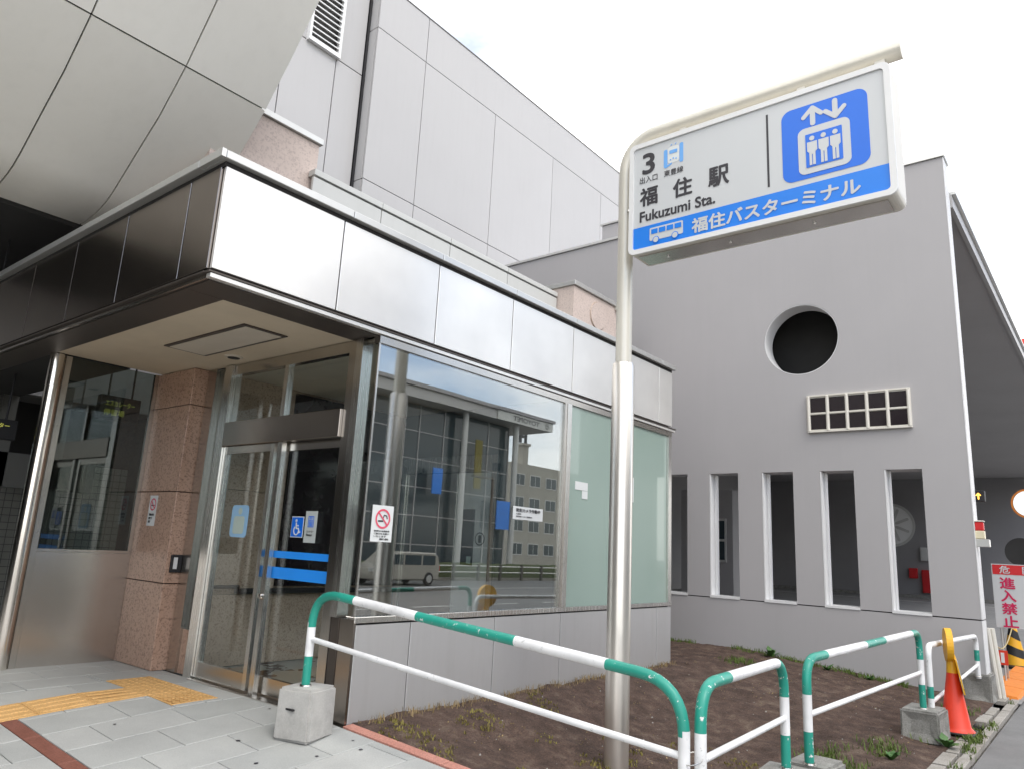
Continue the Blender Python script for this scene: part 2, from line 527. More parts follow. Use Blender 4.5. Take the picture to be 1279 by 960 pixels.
def plate_with_holes(outer, holes, thick):
    """flat plate in local XY with holes, extruded; returns mesh (local z in [-thick/2, thick/2])"""
    cu = bpy.data.curves.new('c', 'CURVE')
    cu.dimensions = '2D'; cu.fill_mode = 'BOTH'; cu.extrude = thick/2
    for pl in [outer]+holes:
        sp = cu.splines.new('POLY'); sp.points.add(len(pl)-1)
        for i, p in enumerate(pl): sp.points[i].co = (p[0], p[1], 0, 1)
        sp.use_cyclic_u = True
    o = bpy.data.objects.new('c', cu); COL.objects.link(o)
    me = bpy.data.meshes.new_from_object(o.evaluated_get(bpy.context.evaluated_depsgraph_get()))
    bpy.data.objects.remove(o); bpy.data.curves.remove(cu)
    return me
def circ(cx, cy, r, n=48):
    return [(cx+r*math.cos(2*math.pi*i/n), cy+r*math.sin(2*math.pi*i/n)) for i in range(n)]
def rrect(x0, y0, x1, y1, r, n=6):
    pts = []
    for cx, cy, a0 in ((x1-r, y1-r, 0), (x0+r, y1-r, 90), (x0+r, y0+r, 180), (x1-r, y0+r, 270)):
        for i in range(n+1):
            a = R_(a0+90*i/n); pts.append((cx+r*math.cos(a), cy+r*math.sin(a)))
    return pts

class Face:
    """a flat drawing surface: origin, right axis, up axis, outward normal"""
    def __init__(s, o, ex, ey):
        s.o, s.ex, s.ey = Vector(o), Vector(ex).normalized(), Vector(ey).normalized()
        s.n = s.ex.cross(s.ey)
    def P(s, a, b_, c=0.0):
        return s.o + s.ex*a + s.ey*b_ + s.n*c
    def polys(s, pls, h, t=0.0015):
        mb = MB()
        for i_, pl in enumerate(pls):
            n = len(pl)
            t_ = t+0.00025*i_
            vs = [s.P(p[0], p[1], h+t_) for p in pl]+[s.P(p[0], p[1], h) for p in pl]
            mb.add(vs, [tuple(range(n))]+[(i, n+i, n+(i+1) % n, (i+1) % n) for i in range(n)])
        return mb.mesh()
    def stroke(s, a, b_, wd):
        d = Vector((b_[0]-a[0], b_[1]-a[1])).normalized()
        an = math.atan2(d.y, d.x)
        pts = []
        for c, st in ((b_, -90), (a, 90)):
            for i in range(7):
                q = an+R_(st+180*i/6); pts.append((c[0]+wd/2*math.cos(q), c[1]+wd/2*math.sin(q)))
        return pts
    def ring(s, cx, cy, r0, r1, h, n=32, t=0.0015):
        mb = MB()
        vs = [s.P(*p, h+t) for p in circ(cx, cy, r1, n)]+[s.P(*p, h+t) for p in circ(cx, cy, r0, n)]
        return mb.add(vs, [(i, (i+1) % n, n+(i+1) % n, n+i) for i in range(n)]).mesh()
    def text(s, body, x0, y0, x1, y1, h, bold=0.0, t=0.0015, fit=True):
        cu = bpy.data.curves.new('t', 'FONT')
        cu.body = body; cu.size = 1.0; cu.resolution_u = 4
        o = bpy.data.objects.new('t', cu); COL.objects.link(o)
        me = bpy.data.meshes.new_from_object(o.evaluated_get(bpy.context.evaluated_depsgraph_get()))
        bpy.data.objects.remove(o); bpy.data.curves.remove(cu)
        V = [v.co.copy() for v in me.vertices]; Fc = [tuple(p.vertices) for p in me.polygons]
        bpy.data.meshes.remove(me)
        xs = [v.x for v in V]; ys = [v.y for v in V]
        a0, a1, b0, b1 = min(xs), max(xs), min(ys), max(ys)
        # heavier strokes: a few copies shifted by a hair, each a hair higher
        sh = [(0, 0)] if bold == 0 else [(0, 0)]+[(bold*math.cos(R_(45*k_)), bold*math.sin(R_(45*k_))) for k_ in range(8)]
        kx, ky = (x1-x0)/(a1-a0+2*bold), (y1-y0)/(b1-b0+2*bold)
        mb = MB()
        for i_, (sx_, sy_) in enumerate(sh):
            mb.add([s.P(x0+(v.x-a0+bold+sx_)*kx, y0+(v.y-b0+bold+sy_)*ky, h+t+0.00015*i_) for v in V], Fc)
        me = mb.mesh()
        return me

# ---------------------------------------------------------------- ground heights
def sstep(a, b_, x):
    q = max(0.0, min(1.0, (x-a)/(b_-a))); return q*q*(3-2*q)
def zpave(x, y):
    return max(-0.45, min(0.0, 0.07*(x-3.3)+0.05*(y-5.65)))
def zsoil(x, y):
    z = -0.085*(4.5-y) if y < 4.5 else 0.0
    z -= 0.15*sstep(4.45, 3.4, y)*sstep(3.9, 4.8, x)*(1-sstep(6.5, 9, x))*sstep(1.5, 2.6, y)
    return z
def grid(x0, x1, y0, y1, nx, ny, fz):
    mb = MB()
    vs = []
    for j in range(ny+1):
        for i in range(nx+1):
            x = x0+(x1-x0)*i/nx; y = y0+(y1-y0)*j/ny
            vs.append((x, y, fz(x, y)))
    fs = [(j*(nx+1)+i, j*(nx+1)+i+1, (j+1)*(nx+1)+i+1, (j+1)*(nx+1)+i) for j in range(ny) for i in range(nx)]
    return mb.add(vs, fs).mesh(True)

# ---------------------------------------------------------------- SETTING
ob('ground', grid(-400, 400, -400, 400, 8, 8, lambda x, y: -0.95), 'far_ground', kind='structure')
def zroad(x, y):
    return -0.33-0.42*sstep(1.0, -9.0, y)
ob('road', grid(-60, 130, -22.5, 1.12, 95, 40, lambda x, y: zroad(x, y) if (x > 2.4 or y < -3.4) else -0.62), 'asphalt', kind='structure')
ob('sidewalk', grid(-60, 2.42, -3.3, 2.12, 60, 10, lambda x, y: max(-0.46, min(-0.30, zpave(max(x, -4), y)))+0.0), 'concrete', kind='structure')
ob('sidewalk_kerb', box(-60, 2.44, -3.46, -3.305, -0.8, -0.44), 'stone_kerb', kind='structure')
ob('terminal_floor', grid(11.9, 80, 1.1, 32, 10, 10, lambda x, y: -0.30 if x > 11.95 else -0.302), 'asphalt_in', kind='structure')
mb = MB()
for x0, x1 in ((-60, 130),):
    for k in range(46):
        xx = -40+k*3.6
        mb.box(xx, xx+2.0, -9.15, -9.0, -0.745, -0.742)
ob('lane_marking', mb.mesh(), 'asphalt_line', kind='structure')
ob('lane_line', box(-60, 130, -16.1, -15.95, -0.745, -0.741), 'asphalt_line', kind='structure')
def soilz(x, y):
    p = Vector((x, y, 0))
    return zsoil(x, y)-0.012+0.022*noise.noise(p*3.1)+0.016*noise.noise(p*9.0)+0.009*noise.noise(p*23.0)
ob('soil_bed', grid(3.84, 11.75, 1.34, 8.0, 200, 150, soilz), 'soil', kind='structure')

# plaza paving, tile by tile
plaza = ob('plaza', grid(-12, 3.75, 2.0, 9.6, 32, 16, lambda x, y: zpave(x, y)-0.03), 'concrete', kind='structure')
TW, TD = 0.58, 0.40
STRIPE = (2.085, 2.195)
TACT = [(3.11, 3.50, 5.77, 6.94)]+[(3.11-0.39*(k+1), 3.11-0.39*k, 6.16, 6.55) for k in range(9)]
def tile(x0, x1, y0, y1, zf, top=0.0, mat='paving', nm='paving_tile', parent=None, g=0.0035):
    x0 += g; x1 -= g; y0 += g; y1 -= g
    bv = 0.004
    cs = [(x0, y0), (x1, y0), (x1, y1), (x0, y1)]
    ci = [(x0+bv, y0+bv), (x1-bv, y0+bv), (x1-bv, y1-bv), (x0+bv, y1-bv)]
    vs = [(x, y, zf(x, y)-0.05) for x, y in cs]+[(x, y, zf(x, y)+top-0.003) for x, y in cs]+[(x, y, zf(x, y)+top) for x, y in ci]
    fs = [(0, 1, 5, 4), (1, 2, 6, 5), (2, 3, 7, 6), (3, 0, 4, 7), (4, 5, 9, 8), (5, 6, 10, 9), (6, 7, 11, 10), (7, 4, 8, 11), (8, 9, 10, 11)]
    return ob(nm, MB().add(vs, fs).mesh(), mat, parent)
def rect_minus(r, c):
    x0, x1, y0, y1 = r; a, b_, d, e = c
    if b_ <= x0 or a >= x1 or e <= y0 or d >= y1: return [r]
    o_ = []
    if a > x0: o_.append((x0, a, y0, y1))
    if b_ < x1: o_.append((b_, x1, y0, y1))
    xa, xb = max(a, x0), min(b_, x1)
    if d > y0: o_.append((xa, xb, y0, d))
    if e < y1: o_.append((xa, xb, e, y1))
    return o_
def split(iv, cut):
    return [(q[2], q[3]) for q in rect_minus((0, 1, iv[0], iv[1]), (-1, 2, cut[0], cut[1]))]
row = 0
y = 2.1
while y < 9.4:
    x = 3.067+(0.29 if row % 2 else 0.0)-TW*8
    while x < 3.74:
        if x+TW > 0.6 or y > 3.6:
            rs = [(x, min(x+TW, 3.735), y, y+TD)]
            for cut in ((STRIPE[0], STRIPE[1], 0, 20), (3.11, 3.50, 5.77, 6.94), (-2, 3.11, 6.16, 6.55)):
                rs = [q for r in rs for q in rect_minus(r, cut)]
            for r in rs:
                if r[1]-r[0] > 0.03 and r[3]-r[2] > 0.03:
                    tile(*r, zpave, parent=plaza)
        x += TW
    y += TD
    row += 1
for k in range(10):
    y0 = 2.1+k*0.6
    for r in split((y0, y0+0.6), (6.16, 6.55)):
        tile(STRIPE[0], STRIPE[1], r[0], r[1], zpave, mat='brown_strip', nm='brown_paver', parent=plaza)
for sx, sy, sr in ((3.06, 4.74, 0.016), (2.93, 4.31, 0.014), (3.55, 4.05, 0.014), (3.27, 4.15, 0.012), (3.62, 4.22, 0.010), (2.2, 6.62, 0.013), (2.62, 5.6, 0.012), (1.4, 6.0, 0.014), (3.6, 5.2, 0.010)):
    n_ = 10
    pts = [(sx+sr*(0.8+0.4*random.random())*math.cos(6.283*i/n_), sy+sr*(0.8+0.4*random.random())*math.sin(6.283*i/n_)) for i in range(n_)]
    ob('gum_spot', MB().add([(px, py, zpave(px, py)+0.0035) for px, py in pts], [tuple(range(n_))]).mesh(), 'sign_black', plaza)

# tactile paving
tp = thing('tactile_paving', (3.3, 6.35, 0), 'yellow tactile guide paving leading to the glass lift door', 'tactile paving')
def ztact(x, y): return zpave(x, y)
for k in range(3):
    y0 = 5.77+0.39*k
    o = tile(3.11, 3.50, y0, y0+0.39, ztact, 0.003, 'tactile', 'dotted_tile', tp, 0.002)
    d = MB()
    for i in range(6):
        for j in range(6):
            d.lathe([(0.019, 0), (0.013, 0.0035), (0.0, 0.004)], (3.11+0.0325+0.065*i, y0+0.0325+0.065*j, 0.003), 8)
    ob('raised_dots', d.mesh(True), 'tactile', o, kind='stuff')
for k in range(8):
    x1 = 3.11-0.39*k; x0 = x1-0.39
    o = tile(x0, x1, 6.16, 6.55, ztact, 0.003, 'tactile', 'ribbed_tile', tp, 0.002)
    d = MB()
    for j in range(4):
        yy = 6.16+0.05+0.097*j
        a = 0.022
        c = [(x0+a, yy-0.02), (x1-a, yy-0.02), (x1-a, yy+0.02), (x0+a, yy+0.02)]
        e = [(x0+a+0.008, yy-0.011), (x1-a-0.008, yy-0.011), (x1-a-0.008, yy+0.011), (x0+a+0.008, yy+0.011)]
        d.hexa([(p[0], p[1], ztact(*p)+0.003) for p in c], [(p[0], p[1], ztact(*p)+0.0085) for p in e])
    ob('raised_bars', d.mesh(), 'tactile', o, kind='stuff')

# kerbs
kp = ob('pink_kerb', box(3.742, 3.838, 1.95, 4.50, -0.32, -0.16), 'pink_kerb', kind='structure')
for k in range(5):
    y1 = 4.495-0.5*k
    tile(3.742, 3.838, y1-0.5, y1, zpave, 0.006, 'pink_kerb', 'kerb_stone', kp, 0.004)
ks = ob('road_kerb', box(2.5, 11.9, 1.15, 1.30, -0.6, -0.38), 'stone_kerb', kind='structure')
kx = 2.5
while kx < 11.8:
    L = 0.55+0.12*random.random()
    tile(kx, kx+L, 1.13, 1.23, lambda x, y: -0.282+0.004*math.sin(kx*7), 0.0, 'stone_kerb', 'kerb_stone', ks, 0.006)
    if random.random() < 0.8:
        tile(kx+0.1, kx+L+0.06, 1.24, 1.34+0.03*random.random(), lambda x, y: -0.272, 0.0, 'stone_kerb', 'edging_stone', ks, 0.008)
    kx += L

# ================================================================ ENTRANCE PAVILION (glass lift lobby)
Y0, XD, XE = 4.509, 3.778, 8.955      # street face, door face, far end
ZS, ZF0, ZF1, ZC = 2.96, 2.985, 3.775, 3.86
pav = thing('lift_pavilion', (3.778, 4.509, 0), 'steel and glass lift lobby with white fascia and entrance canopy', 'building')
FX = [2.265, 3.295, 4.375, 5.448, 6.540, 7.56, 8.57, 8.96]
# core behind the fascia panels
ob('roof_core', box(2.30, 8.93, Y0+0.03, 7.9, ZS+0.02, 3.72), 'gap_dark', pav)
g = 0.006
for a, b_ in zip(FX, FX[1:]):
    ob('fascia_panel', box(a+g, b_-g, Y0-0.012, Y0+0.02, ZF0+0.035, ZF1-0.012, 0.003), 'steel_fascia', pav)
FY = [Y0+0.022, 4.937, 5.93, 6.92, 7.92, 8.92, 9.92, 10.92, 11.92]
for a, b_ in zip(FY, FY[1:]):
    ob('canopy_fascia_panel', box(2.253, 2.285, a+g, b_-g, ZF0+0.035, ZF1-0.012, 0.003), 'steel_fascia_shaded', pav)  # left face of the fascia, its dark reflection painted into the steel
ob('canopy_core', box(2.29, 3.3, 7.9, 11.9, ZS+0.02, 3.72), 'gap_dark', pav)
# bottom trims (dark groove, light lip) and coping
CX = [2.235, 3.345, 4.37, 5.446, 6.537, 7.56, 8.60, 8.99]
for a, b_ in zip(CX, CX[1:]):
    ob('coping', box(a+0.003, b_-0.003, Y0-0.055, Y0+0.25, ZF1+0.025, ZC, 0.004), 'coping_metal', pav)
ob('coping', box(2.20, 2.45, Y0+0.252, 11.9, ZF1+0.025, ZC, 0.004), 'coping_metal', pav)
ob('coping', box(2.20, 2.233, Y0-0.055, Y0+0.25, ZF1+0.025, ZC), 'coping_metal', pav)
ob('shadow_gap', box(2.262, 8.955, Y0-0.006, Y0+0.02, ZF1-0.010, ZF1+0.024), 'gap_dark', pav)
ob('shadow_gap', box(2.262, 2.29, Y0+0.021, 11.9, ZF1-0.010, ZF1+0.024), 'gap_dark', pav)
ob('fascia_trim', box(2.245, 9.04, Y0-0.03, Y0+0.03, ZF0, ZF0+0.012), 'trim_brown', pav)
ob('fascia_trim', box(2.238, 2.27, Y0+0.031, 11.9, ZF0, ZF0+0.012), 'trim_brown', pav)
ob('fascia_lip', box(2.262, 9.03, Y0-0.022, Y0+0.03, ZF0-0.032, ZF0-0.004), 'steel_fascia', pav)
ob('fascia_lip', box(2.262, 2.285, Y0+0.031, 11.9, ZF0-0.032, ZF0-0.004), 'steel_frame', pav)
# canopy soffit: dark border, cream ceiling, hatch, downlight
ob('soffit_border', box(2.29, 3.775, Y0+0.035, 4.848, ZS-0.015, ZS+0.015), 'trim_brown', pav)
ob('soffit_border', box(2.29, 2.566, 4.852, 11.9, ZS-0.015, ZS+0.015), 'trim_brown', pav)
sof = ob('soffit', box(2.57, 3.775, 4.852, 7.90, ZS-0.012, ZS+0.018), 'soffit', pav)
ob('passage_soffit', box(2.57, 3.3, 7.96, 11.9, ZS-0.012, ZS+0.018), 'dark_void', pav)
ob('hatch_frame', box(2.985, 3.395, 5.255, 6.585, ZS-0.022, ZS-0.013), 'trim_brown', sof)
ob('hatch', box(3.022, 3.358, 5.292, 6.548, ZS-0.027, ZS-0.0225), 'soffit_hatch', sof)
ob('downlight_trim', autosmooth(MB().lathe([(0.050, -0.004), (0.060, -0.014), (0.078, -0.012), (0.085, 0.0)], (3.56, 6.37, ZS-0.012), 28).mesh(True)), 'soffit_hatch', sof)
ob('downlight', MB().lathe([(0.0, -0.0165), (0.056, -0.0165), (0.056, -0.004)], (3.56, 6.37, ZS-0.012), 28).mesh(), 'black', sof)

# street face: plinth panels, sill, window panes, mullions
PX = [3.790, 4.362, 5.428, 6.485, 7.53, 8.573, 8.955]
ob('plinth_core', box(3.80, 8.93, Y0+0.03, Y0+0.14, -0.25, 0.70), 'gap_dark', pav)
for a, b_ in zip(PX, PX[1:]):
    ob('plinth_panel', box(a+0.005, b_-0.005, Y0-0.004, Y0+0.026, -0.22, 0.675, 0.003), 'steel_plinth', pav)
ob('plinth_panel', box(8.925, 8.955, Y0+0.028, 7.8, -0.22, 0.675), 'steel_plinth', pav)
ob('plinth_end_panel', box(3.766, 3.788, Y0-0.004, 4.84, -0.22, 0.715), 'steel_bronze_and_reflection', pav, label='steel end panel of the plinth with a brown reflection in its colour')  # plain plinth steel; the granite's brown reflection is put into its colour
ob('sill', box(3.77, 8.97, Y0-0.012, Y0+0.10, 0.69, 0.735, 0.004), 'steel', pav)
ob('head_rail', box(3.77, 8.97, Y0-0.002, Y0+0.07, 2.885, 2.945), 'steel_frame', pav)
ob('mullion', box(6.436, 6.476, Y0-0.004, Y0+0.06, 0.737, 2.884), 'steel_frame', pav)
ob('mullion', box(6.480, 6.556, Y0-0.012, Y0+0.06, 0.737, 2.884), 'steel', pav)
ob('mullion', box(8.86, 8.945, Y0-0.012, Y0+0.06, 0.737, 2.884), 'steel', pav)
win = ob('window_pane', box(3.792, 6.434, Y0+0.016, Y0+0.026, 0.736, 2.886), 'glass_window', pav)
ob('frosted_pane', box(6.558, 7.70, Y0+0.018, Y0+0.030, 0.736, 2.886), 'frost_glass', pav, label='pale green frosted window pane')
ob('frosted_pane', box(7.706, 8.858, Y0+0.018, Y0+0.030, 0.736, 2.886), 'frost_glass', pav)
ob('corner_pane', box(XD+0.004, XD+0.013, Y0+0.028, 4.67, 0.737, 2.886), 'glass_door', pav)
ob('corner_edge', box(3.772, 3.790, Y0+0.006, Y0+0.024, 0.737, 2.886), 'steel', pav)
# end wall (towards the bus terminal)
ob('end_wall', box(8.90, 8.945, Y0+0.062, 7.8, 0.68, 2.95), 'steel_fascia', pav)
# rear wall and lobby inside
ob('lobby_floor', box(3.80, 8.9, Y0+0.14, 7.1, -0.06, -0.004), 'lobby_floor', pav)
ob('lobby_ceiling', box(3.84, 8.9, Y0+0.08, 7.1, 2.93, 2.96), 'soffit_hatch', pav)
rw = ob('rear_wall', box(3.9, 8.9, 7.12, 7.25, 0, 2.95), 'granite_inner', pav)
for k in range(5):
    for j, (z0, z1) in enumerate(((0.0, 0.70), (0.70, 1.75), (1.75, 2.93))):
        if k >= 1 and j >= 1: continue
        ob('granite_slab', box(3.86+k*0.9+0.003, 3.86+(k+1)*0.9-0.003, 7.06, 7.115, z0+0.003, z1-0.003, 0.003), 'granite_inner', rw)
ob('dark_glazing', box(4.78, 8.36, 7.075, 7.11, 0.78, 2.9), 'dark_pane', rw)
ob('ledge', box(4.3, 8.36, 6.98, 7.06, 0.71, 0.76), 'black', rw)
ob('handrail', tube([(3.95, 6.98, 0.78), (4.30, 6.98, 0.78)], 0.018, 10), 'black', rw)
# the lift
lift = ob('lift_front', box(6.46, 6.56, 4.60, 7.05, 0, 2.92), 'tile_wall', pav)
ob('lift_door_leaf', box(6.425, 6.455, 5.48, 6.02, 0.02, 2.15, 0.003), 'lift_white', lift)
ob('lift_jamb', box(6.40, 6.455, 5.40, 5.475, 0.0, 2.25), 'steel', lift)
ob('lift_jamb', box(6.40, 6.455, 6.90, 6.97, 0.0, 2.25), 'steel', lift)
ob('lift_door_leaf', box(6.428, 6.458, 6.03, 6.89, 0.02, 2.15, 0.003), 'steel_frame', lift)
ob('lift_head', box(6.40, 6.455, 5.40, 6.97, 2.16, 2.35), 'steel', lift)
ob('slit_window', box(6.418, 6.424, 5.715, 5.90, 1.09, 1.725), 'dark_pane', lift)
ob('slit_sticker', box(6.412, 6.417, 5.74, 5.80, 1.11, 1.19), 'pale_green', lift)
fL = Face((6.423, 5.62, 1.39), (0, -1, 0), (0, 0, 1))
ob('number_ring', fL.ring(0, 0, 0.062, 0.074, 0.002), 'sign_black', lift)
ob('number', fL.text('1', -0.02, -0.042, 0.02, 0.042, 0.002, 0.03), 'sign_black', lift)

# door face
ob('door_frame_side', box(XD-0.03, XD+0.06, 6.99, 7.15, 0.0, 2.94), 'steel_frame', pav)
ob('side_light', box(XD+0.004, XD+0.012, 6.80, 6.988, 0.40, 2.94), 'glass_door', pav)
ob('side_light_kick', box(XD-0.005, XD+0.02, 6.80, 6.988, 0.0, 0.395), 'granite', pav)
ob('door_frame_side', box(XD-0.05, XD+0.06, 6.66, 6.795, 0.0, 2.94), 'steel', pav)
ob('door_frame_side', box(XD-0.03, XD+0.06, 4.76, 4.862, 0.0, 2.94), 'steel_frame', pav)
ob('door_frame_side', box(XD-0.045, XD+0.06, 4.672, 4.757, 0.72, 2.94), 'steel', pav)
ob('door_frame_side', box(XD-0.02, XD+0.06, 4.672, 4.757, -0.02, 0.715), 'trim_brown', pav)
ob('door_head', box(XD-0.02, XD+0.05, 4.865, 6.655, 2.84, 2.94), 'steel_frame', pav)
ob('transom', box(XD-0.06, XD+0.08, 4.865, 6.655, 2.125, 2.36, 0.004), 'steel_bronze_and_reflection', pav, label='dark brushed metal door operator casing above the lift doors')
ob('transom_light', box(XD+0.004, XD+0.012, 5.80, 6.655, 2.365, 2.838), 'glass_door', pav)
ob('transom_light', box(XD+0.004, XD+0.012, 4.865, 5.73, 2.365, 2.838), 'glass_door', pav)
ob('transom_bar', box(XD-0.02, XD+0.04, 5.735, 5.795, 2.362, 2.84), 'steel', pav)
ob('threshold', box(XD-0.09, XD+0.12, 4.865, 6.655, -0.02, 0.006), 'steel_frame', pav)
# fixed leaf (left in view) and sliding leaf
def leaf(nm, x, y0, y1, lbl, st=0.055):
    d = ob(nm, box(x-0.02, x+0.02, y0, y0+st, 0.02, 2.12), 'steel', pav, label=lbl)
    ob('stile', box(x-0.02, x+0.02, y1-st, y1, 0.02, 2.12), 'steel', d)
    ob('top_rail', box(x-0.018, x+0.018, y0+st, y1-st, 2.05, 2.12), 'steel_frame', d)
    ob('bottom_rail', box(x-0.018, x+0.018, y0+st, y1-st, 0.02, 0.15), 'steel_frame', d)
    ob('pane', box(x-0.004, x+0.004, y0+st, y1-st, 0.15, 2.05), 'glass_door', d)
    return d
d1 = leaf('fixed_leaf', XD-0.01, 5.80, 6.655, 'fixed glass leaf beside the granite pillar')
d2 = leaf('sliding_leaf', XD+0.04, 4.87, 5.86, 'sliding glass door leaf with two blue stripes', 0.06)
ob('door_post', box(XD-0.045, XD+0.0, 5.66, 5.725, 0.0, 2.12), 'steel', pav)
ob('door_knob', autosmooth(MB().lathe([(0.0, -0.03), (0.022, -0.028), (0.028, -0.01), (0.028, 0.0)], (XD-0.046, 5.69, 0.80), 14, 'x').mesh(True)), 'steel_frame', pav)
fd = Face((XD+0.036, 5.86, 0), (0, -1, 0), (0, 0, 1))     # a = distance to the right from y=5.86
def fdp(y): return 5.86-y
fs = Face((XD+0.012, 5.86, 0), (0, -1, 0), (0, 0, 1))
ob('blue_stripe', fs.polys([[(fdp(5.80), 1.122), (fdp(4.89), 1.122), (fdp(4.89), 1.180), (fdp(5.80), 1.180)]], 0), 'tape_blue', d2)
ob('blue_stripe', fs.polys([[(fdp(5.815), 0.95), (fdp(4.89), 0.95), (fdp(4.89), 1.045), (fdp(5.815), 1.045)]], 0), 'tape_blue', d2)
# wheelchair sticker
wc = ob('wheelchair_sticker', fs.polys([[(fdp(5.465), 1.30), (fdp(5.295), 1.30), (fdp(5.295), 1.475), (fdp(5.465), 1.475)]], 0), 'sticker_white', d2, label='blue and white wheelchair sticker')
fw = Face(fs.P(fdp(5.465), 1.30, 0.002), (0, -1, 0), (0, 0, 1))
mbp = [fw.stroke((0.072, 0.118), (0.078, 0.075), 0.014), fw.stroke((0.078, 0.075), (0.108, 0.075), 0.012), fw.stroke((0.108, 0.075), (0.124, 0.042), 0.012), fw.stroke((0.124, 0.042), (0.137, 0.046), 0.010), fw.stroke((0.074, 0.098), (0.104, 0.098), 0.010), circ(0.070, 0.140, 0.012, 14)]
for k in range(9):
    a0, a1 = R_(130+k*25), R_(130+(k+1)*25)
    mbp.append(fw.stroke((0.082+0.036*math.cos(a0), 0.058+0.036*math.sin(a0)), (0.082+0.036*math.cos(a1), 0.058+0.036*math.sin(a1)), 0.010))
ob('wheelchair_symbol', fw.polys(mbp, 0.002), 'sticker_white', d2)
ob('sticker_ground', fw.polys([rrect(0.007, 0.007, 0.163, 0.168, 0.004)], 0.0), 'sign_blue', d2)
gs = ob('lift_sticker', fs.polys([[(fdp(5.275), 1.262), (fdp(5.115), 1.262), (fdp(5.115), 1.522), (fdp(5.275), 1.522)]], 0), 'sticker_grey', d2, label='grey sticker with a blue lift symbol')
fg = Face(fs.P(fdp(5.275), 1.262, 0.002), (0, -1, 0), (0, 0, 1))
ob('lift_symbol', fg.polys([fg.stroke((0.045, 0.13), (0.045, 0.215), 0.006), fg.stroke((0.115, 0.13), (0.115, 0.215), 0.006), fg.stroke((0.045, 0.215), (0.115, 0.215), 0.006), fg.stroke((0.045, 0.13), (0.115, 0.13), 0.006)] + [fg.stroke((0.062+0.018*i, 0.14), (0.062+0.018*i, 0.168), 0.009) for i in range(3)] + [circ(0.062+0.018*i, 0.180, 0.006, 10) for i in range(3)] + [fg.stroke((0.07, 0.192), (0.07, 0.208), 0.005), fg.stroke((0.09, 0.192), (0.09, 0.208), 0.005)], 0), 'sign_blue', d2)
ob('lift_caption', fg.text('エレベーター', 0.035, 0.082, 0.13, 0.102, 0, 0.02), 'sign_black', d2)
ob('lift_caption', fg.text('Elevator', 0.035, 0.055, 0.115, 0.075, 0, 0.02), 'sign_black', d2)
# pale blue poster on the fixed leaf
f1 = Face((XD-0.016, 6.40, 1.275), (0, -1, 0), (0, 0, 1))
ob('poster', f1.polys([rrect(0.02, 0.0, 0.30, 0.29, 0.04)], 0), 'pale_blue', d1, label='pale blue poster with rounded corners')
ob('poster_field', f1.polys([rrect(0.07, 0.03, 0.25, 0.19, 0.03), circ(0.165, 0.235, 0.032, 18)], 0.003), 'pale_green', d1)

# granite pillar
pil = ob('granite_pillar', box(3.62, 3.76, 7.20, 7.94, -0.02, ZS-0.02), 'gap_dark', pav, label='polished pink granite pillar beside the lift door')
for z0, z1 in ((0.0, 0.80), (0.80, 1.685), (1.685, 2.565), (2.565, ZS-0.015)):
    ob('granite_block', box(3.605, 3.845, 7.17, 7.955, z0+0.004, z1-0.004, 0.005), 'granite', pil)
f2 = Face((3.604, 7.70, 1.34), (0, -1, 0), (0, 0, 1))
ob('no_smoking_notice', f2.polys([[(0, 0), (0.165, 0), (0.165, 0.305), (0, 0.305)]], 0.0), 'sticker_white', pil, label='small white no smoking notice on the pillar')
ob('prohibition_ring', f2.ring(0.085, 0.215, 0.048, 0.062, 0.002), 'red_ring', pil)
ob('prohibition_bar', f2.polys([f2.stroke((0.05, 0.25), (0.12, 0.18), 0.011)], 0.004), 'red_ring', pil)
ob('cigarette', f2.polys([f2.stroke((0.055, 0.205), (0.115, 0.205), 0.010)], 0.002), 'sign_black', pil)
for k in range(3):
    ob('notice_text', f2.text(['駅構内は終日', '禁煙です', '駅長'][k], 0.03, 0.10-0.035*k, 0.135-0.03*k, 0.125-0.035*k, 0.002, 0.03), 'sign_black', pil)
cr = ob('call_box', box(3.64, 3.75, 7.145, 7.169, 0.905, 1.075, 0.004), 'black', pil, label='small metal call box with a bright button plate')
ob('button_plate', box(3.662, 3.70, 7.138, 7.144, 0.94, 1.05), 'white_paint', pil)
ob('call_screen', box(3.705, 3.742, 7.139, 7.144, 0.925, 1.06), 'black', pil)

# stickers on the street window
fn = Face((3.863, Y0+0.012, 1.30), (1, 0, 0), (0, 0, 1))
ns = ob('no_smoking_sticker', fn.polys([[(0, 0), (0.222, 0), (0.222, 0.285), (0, 0.285)]], 0), 'sticker_white', win, label='white no smoking sticker on the window')
ob('prohibition_ring', fn.ring(0.113, 0.18, 0.062, 0.078, 0.003), 'red_ring', win)
ob('prohibition_bar', fn.polys([fn.stroke((0.068, 0.225), (0.158, 0.135), 0.012)], 0.005), 'red_ring', win)
ob('cigarette', fn.polys([fn.stroke((0.07, 0.162), (0.112, 0.162), 0.012)], 0.003), 'sign_black', win)
ob('smoke', fn.polys([fn.stroke((0.115, 0.185), (0.125, 0.21), 0.008), fn.stroke((0.125, 0.21), (0.15, 0.205), 0.008), fn.stroke((0.15, 0.205), (0.158, 0.185), 0.008)], 0.003), 'sign_black', win)
for k, s_ in enumerate(('駅構内は全面禁煙', 'ご協力をお願い', 'いたします', '駅長')):
    ob('sticker_text', fn.text(s_, 0.03+(0.06 if k == 3 else 0), 0.078-0.021*k, 0.19-(0.03 if k == 2 else 0), 0.091-0.021*k, 0.003, 0.03), 'sign_black', win)
fc = Face((5.63, Y0+0.012, 1.585), (1, 0, 0), (0, 0, 1))
ob('camera_notice', fc.polys([[(0, 0), (0.49, 0), (0.49, 0.125), (0, 0.125)]], 0), 'sticker_white', win, label='white security camera notice on the window')
ob('notice_text', fc.text('防犯カメラ作動中', 0.05, 0.072, 0.44, 0.108, 0.003, 0.035), 'sign_black', win)
